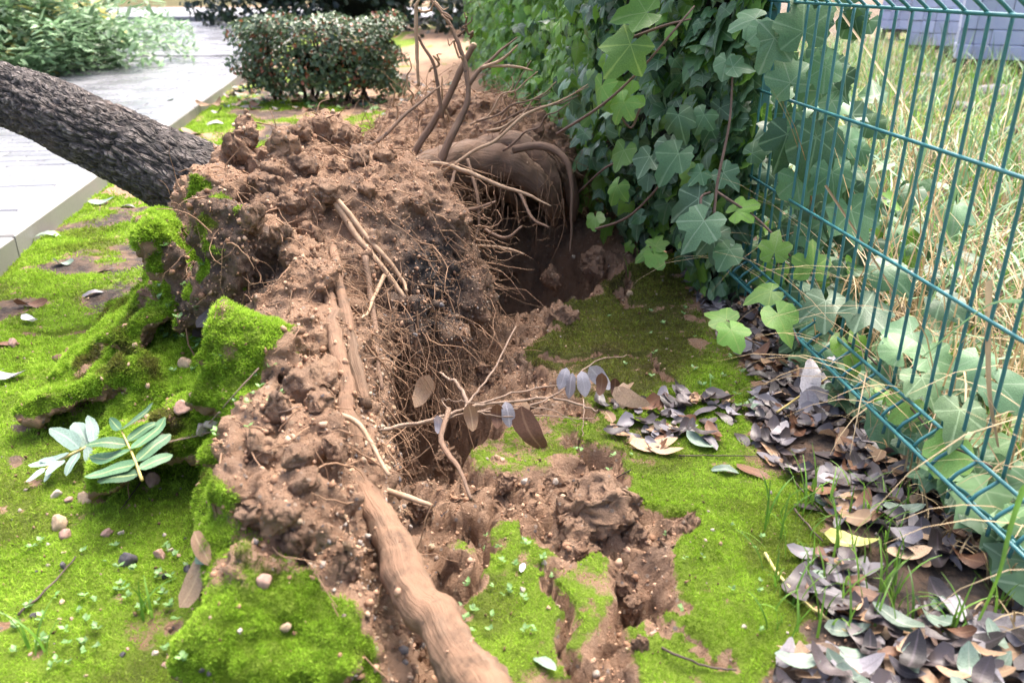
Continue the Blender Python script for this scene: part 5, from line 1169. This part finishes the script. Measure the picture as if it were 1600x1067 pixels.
P = gpts(700, nearb); tag(obj('dry_grass', blades(P, .62, .0017, M_STRAW, 'dry_grass', 1.2, 25, 7)), 'long pale straw stalks leaning every way behind the fence', 'grass', None, 'stuff')
P = gpts(520, lambda: (lambda y: (FX(y) + rng.uniform(.04, .45), y))(rng.uniform(.5, 1.9))); tag(obj('dry_grass', blades(P, .50, .0016, M_STRAW, 'dry_grass', 1.3, 27, 7)), 'tangled straw stems right against the wires', 'grass', None, 'stuff')
P = gpts(420, nearb); tag(obj('grass', blades(P, .55, .0048, M_GRASSB, 'grass', 1.2, 26, 7)), 'tall arching grass blades close behind the fence', 'grass', None, 'stuff')
# wide grass blades leaning through the wires at the right edge
for k, (L, w, m, lb) in enumerate([([(1600, 470, .98), (1540, 480, 1.06), (1440, 560, 1.15)], .006, M_GRASSB, 'wide bluish grass blade arching behind the right wires'), ([(1600, 760, .84), (1580, 820, .82), (1560, 900, .80), (1530, 970, .80)], .007, M_GRASS, 'tall grass blade in front of the wires at the right edge'), ([(1620, 300, 1.2), (1560, 330, 1.25), (1500, 390, 1.3), (1450, 480, 1.35)], .008, M_GRASSB, 'broad bluish blade behind the upper wires'),
                               ([(1450, 300, 1.45), (1500, 420, 1.35), (1560, 560, 1.2)], .003, M_STRAW, 'dry straw stalk slanting behind the wires'), ([(1290, 290, 1.6), (1380, 430, 1.48), (1450, 560, 1.35), (1500, 680, 1.2)], .0028, M_STRAW, 'long pale straw crossing the ivy behind the wires'), ([(1545, 440, 1.15), (1545, 600, 1.05), (1560, 700, 1.0)], .007, M_STRAW, 'thick dry stalk standing behind the right wires'), ([(1300, 0, 2.0), (1390, 130, 1.8), (1470, 250, 1.6), (1570, 420, 1.4)], .003, M_STRAW, 'pale straw slanting from the top behind the wires')]):
    P = smooth_path([W(*q) for q in L], 6); n = len(P); wv = np.linspace(1, .25, n) * w; sd_ = np.array([.8, .2, .45]); V = np.concatenate([P - sd_ * wv[:, None], P, P + sd_ * wv[:, None]]) ; V[n:2 * n, 1] += w * .5
    Fc = [(j * n + i, j * n + i + 1, (j + 1) * n + i + 1, (j + 1) * n + i) for j in range(2) for i in range(n - 1)]
    me = mesh_np('grass_blade', V, np.array(Fc), m, True, {'leafid': np.full(len(V), .4), 'vein': np.zeros(len(V))}); tag(obj('grass_blade', me), lb, 'grass')
# grass in the litter and on the moss
def inl():
    p = cast(rng.uniform(1190, 1430), rng.uniform(770, 1000), True)[0]; return p.x, p.y
P = gpts(150, inl); tag(obj('grass', blades(P, .085, .0016, M_GRASS, 'grass', .7, 7)), 'thin green grass blades rising through the leaf litter', 'grass', None, 'stuff')
def inm():
    a = [(60, 1020), (230, 960), (840, 440), (900, 430), (1010, 420), (1110, 620), (1590, 880), (1500, 1000), (1560, 960)][rng.integers(9)]; p = cast(a[0] + rng.normal() * 14, a[1] + rng.normal() * 8, True)[0]; return p.x, p.y
P = gpts(60, inm); tag(obj('grass', blades(P, .085, .0016, M_GRASS, 'grass', .8, 8)), 'single grass blades standing in moss and soil', 'grass', None, 'stuff')

# ------------------------------------------------------------------ HEDGE, shrubs and trees behind
M_HG = leaf_mat('hedge_green', (.055, .10, .055), (.11, .17, .09), .35, 0, trans=.15)
M_HR = leaf_mat('hedge_red', (.20, .055, .030), (.34, .13, .06), .4, 0, trans=.15)
M_HY = leaf_mat('hedge_light', (.13, .20, .10), (.22, .28, .16), .35, 0, trans=.2)
M_HSTEM = mat_simple('hedge_stem', (.03, .022, .018), (.07, .05, .04), 20, .8, world=True)
M_CORE = mat_simple('hedge_core', (.008, .012, .006), (.025, .03, .016), 12, .9, 1, .03, world=True)  # near-black fill, stands in for shade inside hedge and shrubs
def mini_leaf(seed, w):
    g = np.random.default_rng(seed); c = g.uniform(-.2, .2, 3)
    V = np.array([(0, 0, 0), (-w, .35, .3 * w), (0, .4, c[0] * .4), (w, .35, .3 * w), (-w * .8, .72, .25 * w + c[1]), (w * .8, .72, .25 * w + c[1]), (0, 1, c[1] * 1.6)]); return V, np.array([(0, 2, 1), (0, 3, 2), (1, 2, 4), (2, 6, 4), (2, 3, 5), (2, 5, 6)]), np.array([1, 0, 1, 0, 0, 0, 1.])
HL = [mini_leaf(400 + s, .30) for s in range(4)]; FL = [mini_leaf(420 + s, .13) for s in range(3)]
def leafbox(t, inv, c, h, n, s, mats, rz=0, shell=.35, seed=1):
    Mz = np.array(Matrix.Rotation(rz, 3, 'Z')); bg_ = [Bag() for _ in mats]
    for _ in range(n):
        u = rng.uniform(-1, 1, 3); ax_ = rng.integers(3)
        if rng.random() < .8: u[ax_] = np.sign(u[ax_]) * (1 - shell * rng.random() ** 2)
        f = 1 + .10 * (math.sin(u[0] * 5.1 + seed) * math.cos(u[1] * 4.3 + u[2] * 3.7) + math.sin(u[2] * 7 + u[0] * 9 + seed * 2)); p = (u * h * f) @ Mz.T + c
        if p[2] < .02: continue
        nrm = Vector(u * [1, 1, 1] + rng.normal(size=3) * .6 + [0, 0, .5]); k = 0
        w_ = rng.random()
        for j, (m, pr) in enumerate(mats):
            if w_ < pr: k = j; break
            w_ -= pr
        bg_[k].add(HL[rng.integers(4)], frame(nrm, Vector(rng.normal(size=3))), p, s * rng.uniform(.7, 1.3))
    for (m, pr), b_ in zip(mats, bg_):
        if b_.n: o = ipart(t, inv, 'foliage', b_.mesh('foliage', m)); o['kind'] = 'stuff'
hc = G(492, 168); hedge = thing('hedge', 'low clipped hedge with green and reddish leaves beside the kerb', 'hedge', tuple(hc)); hinv = Matrix.Translation(-Vector(hc))
hcc = np.array([hc[0] + .0, hc[1] + .28, .33])
leafbox(hedge, hinv, hcc, np.array([.51, .26, .225]), 11000, .032, [(M_HG, .66), (M_HR, .10), (M_HY, .24)], R(4), .45, 3)
for k in range(12):
    p0 = np.array([hcc[0] + rng.uniform(-.38, .38), hcc[1] + rng.uniform(-.15, .15), -.02]); ipart(hedge, hinv, 'stem', MB().tube(wander(p0, [rng.normal() * .4, rng.normal() * .3, 1], .55, 6, .2), [.014, .005], 6).mesh('stem', M_HSTEM))
V_, F_ = blob(77, 3); ipart(hedge, hinv, 'shade_filler', mesh_np('shade_filler', V_ * [.36, .13, .13] + hcc - [0, 0, .02], F_, M_CORE))['kind'] = 'stuff'
# dead leaves and litter at the hedge foot
bgd = {m: Bag() for m in ('litter_dark', 'litter_tan', 'litter_greygreen', 'litter_brown')}
for _ in range(260):
    px, py = rng.uniform(330, 700), rng.normal(150, 16)
    if py < 105: continue
    p = G(px, py, 0); m = list(bgd)[rng.integers(4)]
    if p[0] < KX(p[1]) + .05: continue
    bgd[m].add(LG[rng.integers(8)], frame(Vector((rng.normal() * .3, rng.normal() * .3, 1)), Vector(rng.normal(size=3))), (p[0], p[1], hz(p[0], p[1]) + .01), rng.uniform(.05, .11))
for m, b_ in bgd.items(): tag(obj('leaf_litter', b_.mesh('leaf_litter', bpy.data.materials[m])), '%s leaves strewn around the foot of the hedge' % {'litter_dark': 'dark', 'litter_tan': 'tan', 'litter_greygreen': 'grey-green', 'litter_brown': 'russet'}[m], 'leaf litter', None, 'stuff')
# dark evergreen shrubs in the far background
M_EV = leaf_mat('evergreen', (.012, .030, .014), (.030, .06, .026), .45, 0, trans=.1)
M_EV2 = leaf_mat('evergreen_blue', (.03, .05, .05), (.06, .09, .08), .45, 0, trans=.1)
for k, (x, y, w_, h_, lb) in enumerate([(-4.4, 16.5, 1.3, 1.7, 'dark evergreen shrub behind the hedge, leftmost'), (-2.2, 15.5, 1.4, 1.8, 'dark evergreen shrub behind the trunk'), (.2, 14.0, 1.4, 1.8, 'dark evergreen shrub beside the ivy wall')]):
    t = thing('shrub', lb, 'shrub', (x, y, 0)); inv = Matrix.Translation((-x, -y, 0))
    leafbox(t, inv, np.array([x, y, h_ / 2]), np.array([w_, .8, h_ / 2]), 2200, .13, [(M_EV, .8), (M_EV2, .2)], 0, .5, 10 + k)
    V_, F_ = blob(80 + k, 3); ipart(t, inv, 'shade_filler', mesh_np('shade_filler', V_ * [w_ * .9, .6, h_ * .48] + [x, y, h_ / 2], F_, M_CORE))['kind'] = 'stuff'
for k, (px, py, d, lb) in enumerate([(617, 42, .36, 'thick dark tree trunk standing behind the hedge'), (528, 22, .26, 'slimmer dark tree trunk left of the thick one')]):
    p = G(px, py); t = thing('tree', lb, 'tree', tuple(p)); inv = Matrix.Translation(-Vector(p))
    P = smooth_path([p + [0, 0, -.1], p + [.05, 0, 1.2], p + [.0, .1, 2.6], p + [.1, .1, 4.2]], 20)
    bg2 = bark_tube(P, [d * .62, d * .5, d * .46, d * .4], 60, 3, 9 + k, .03); ipart(t, inv, 'trunk', bark_mesh('trunk', *bg2))
    leafbox(t, inv, p + np.array([0, 0, 4.6]), np.array([1.6, 1.6, 1.1]), 1400, .22, [(M_EV, 1)], 0, .7, 30 + k)
    [setattr(c, 'name', 'crown') for c in t.children if c.name.startswith('foliage')]

# ------------------------------------------------------------------ crown of a fallen tree drooping over the far side of the path
M_FT = leaf_mat('feathery_green', (.17, .30, .15), (.28, .42, .24), .45, 0, trans=.3)
M_FTD = leaf_mat('feathery_dark', (.09, .18, .08), (.16, .27, .13), .45, 0, trans=.3)
M_FTY = leaf_mat('feathery_yellow', (.42, .40, .12), (.55, .50, .20), .5, 0, trans=.3)
fb = thing('fallen_branch', 'feathery green crown of a felled tree drooping on the path edge', 'tree', (-5, 9, 0)); fbi = Matrix.Translation((5, -9, 0))
def frond(m, p0, d, L):                      # a drooping leaf with two rows of leaflets
    P = wander(p0, d, L, 9, .07, .30)
    for k in range(1, 10):
        f = (P[k] - P[k - 1]); f /= np.linalg.norm(f); s_ = np.cross(f, [0, 0, 1.0]); s_ /= np.linalg.norm(s_) + 1e-6
        for sg in (-1, 1):
            m.add(FL[rng.integers(3)], frame(Vector((rng.normal() * .3, rng.normal() * .3, 1)), Vector(s_ * sg + f * .6 + [0, 0, -.5])), P[k], L * .34 * (1.1 - .05 * k))
FB = [Bag(), Bag(), Bag()]
limbs = []
for k in range(14):
    b0 = np.array([-6.6 + rng.normal() * .5, 7.4 + rng.normal() * .8, rng.uniform(.3, 1.2)]); e = W(rng.uniform(10, 235), rng.uniform(-25, 75), rng.uniform(7.6, 10.5)); mid = (b0 + e) / 2 + [0, 0, .2]
    P = smooth_path([b0, mid, e], 10); limbs.append(P); ipart(fb, fbi, 'branch', MB().tube(P, [.03, .016, .006], 6).mesh('branch', M_HSTEM))
for _ in range(1100):
    P = limbs[rng.integers(14)]; i = rng.integers(6, len(P)); u = rng.random()
    frond(FB[0 if u < .60 else 1 if u < .88 else 2], P[i] + rng.normal(size=3) * .18, [rng.normal() * .6 + .25, rng.normal() * .5 - .2, rng.normal() * .3], rng.uniform(.35, .6))
for _ in range(120):
    q = G(rng.uniform(60, 290) , rng.uniform(45, 95), PZ + .02); u = rng.random()
    if q[0] > -4.0 - .151 * (q[1] - 8) + .9: continue
    frond(FB[0 if u < .7 else 1], q + [0, 0, rng.uniform(.05, .3)], [rng.normal() + .5, rng.normal() * .4, .3], rng.uniform(.3, .5))
for _ in range(160):
    q = W(rng.uniform(-60, 110), rng.uniform(30, 100), rng.uniform(7.0, 8.6)); q[2] = max(q[2], .12); frond(FB[0 if rng.random() < .5 else 1], q, [rng.normal(), rng.normal(), .3], rng.uniform(.3, .5))
for b_, m in zip(FB, (M_FT, M_FTD, M_FTY)): o = ipart(fb, fbi, 'foliage', b_.mesh('foliage', m)); o['kind'] = 'stuff'

# ------------------------------------------------------------------ stacked blue-grey blocks beyond the grass
M_BLUE = mat_simple('blue_block', (.42, .47, .66), (.54, .58, .74), 6, .45, .2, .004, rand=.25)
M_PAL = mat_simple('pallet_wood', (.05, .04, .04), (.10, .085, .075), 10, .8)
me_bl = bev_box((.062, .20, .060), .008, M_BLUE, 'block')
for k, (px, py, nc, nr, lb) in enumerate([(1545, 118, 5, 8, 'nearest stack of blue-grey blocks on a pallet beyond the grass'), (1450, 92, 4, 8, 'middle stack of blue-grey blocks beyond the grass'), (1400, 62, 4, 8, 'farthest stack of blue-grey blocks beyond the grass')]):
    p = G(px, py); t = thing('block_stack', lb, 'blocks', (p[0], p[1], 0)); t.rotation_euler.z = R(-24)
    for i in range(nc):
        for j in range(nr): obj('block', me_bl, t, ((i - nc / 2 + .5) * .128, rng.normal() * .006, .21 + j * .125), (0, 0, rng.normal() * .01))
    for i in (-1, 0, 1): obj('runner', MB().box((0, 0, 0), (.045, .24, .05)).mesh('runner', M_PAL, False), t, (i * nc * .05, 0, .05))
    for i in range(3): obj('board', MB().box((0, 0, 0), (nc * .066, .045, .018)).mesh('board', M_PAL, False), t, (0, (i - 1) * .17, .12))
# grey rubble slabs in the grass
M_SLATE = mat_simple('slate', (.11, .11, .13), (.22, .21, .24), 8, .6, .6, .01)
for k, (px, py, s) in enumerate([(1560, 150, .20), (1500, 175, .16), (1450, 130, .2), (1590, 215, .14), (1420, 160, .16), (1390, 200, .12)]):
    p = G(px, py); V_, F_ = blob(500 + k, 2); tag(obj('rubble', mesh_np('rubble', V_ * [1, .8, .35], F_, M_SLATE, False), None, (p[0], p[1], .03), (0, 0, rng.uniform(0, 6)), s), 'flat grey stone lying in the grass behind the fence', 'stone', 'grey stones in the grass')
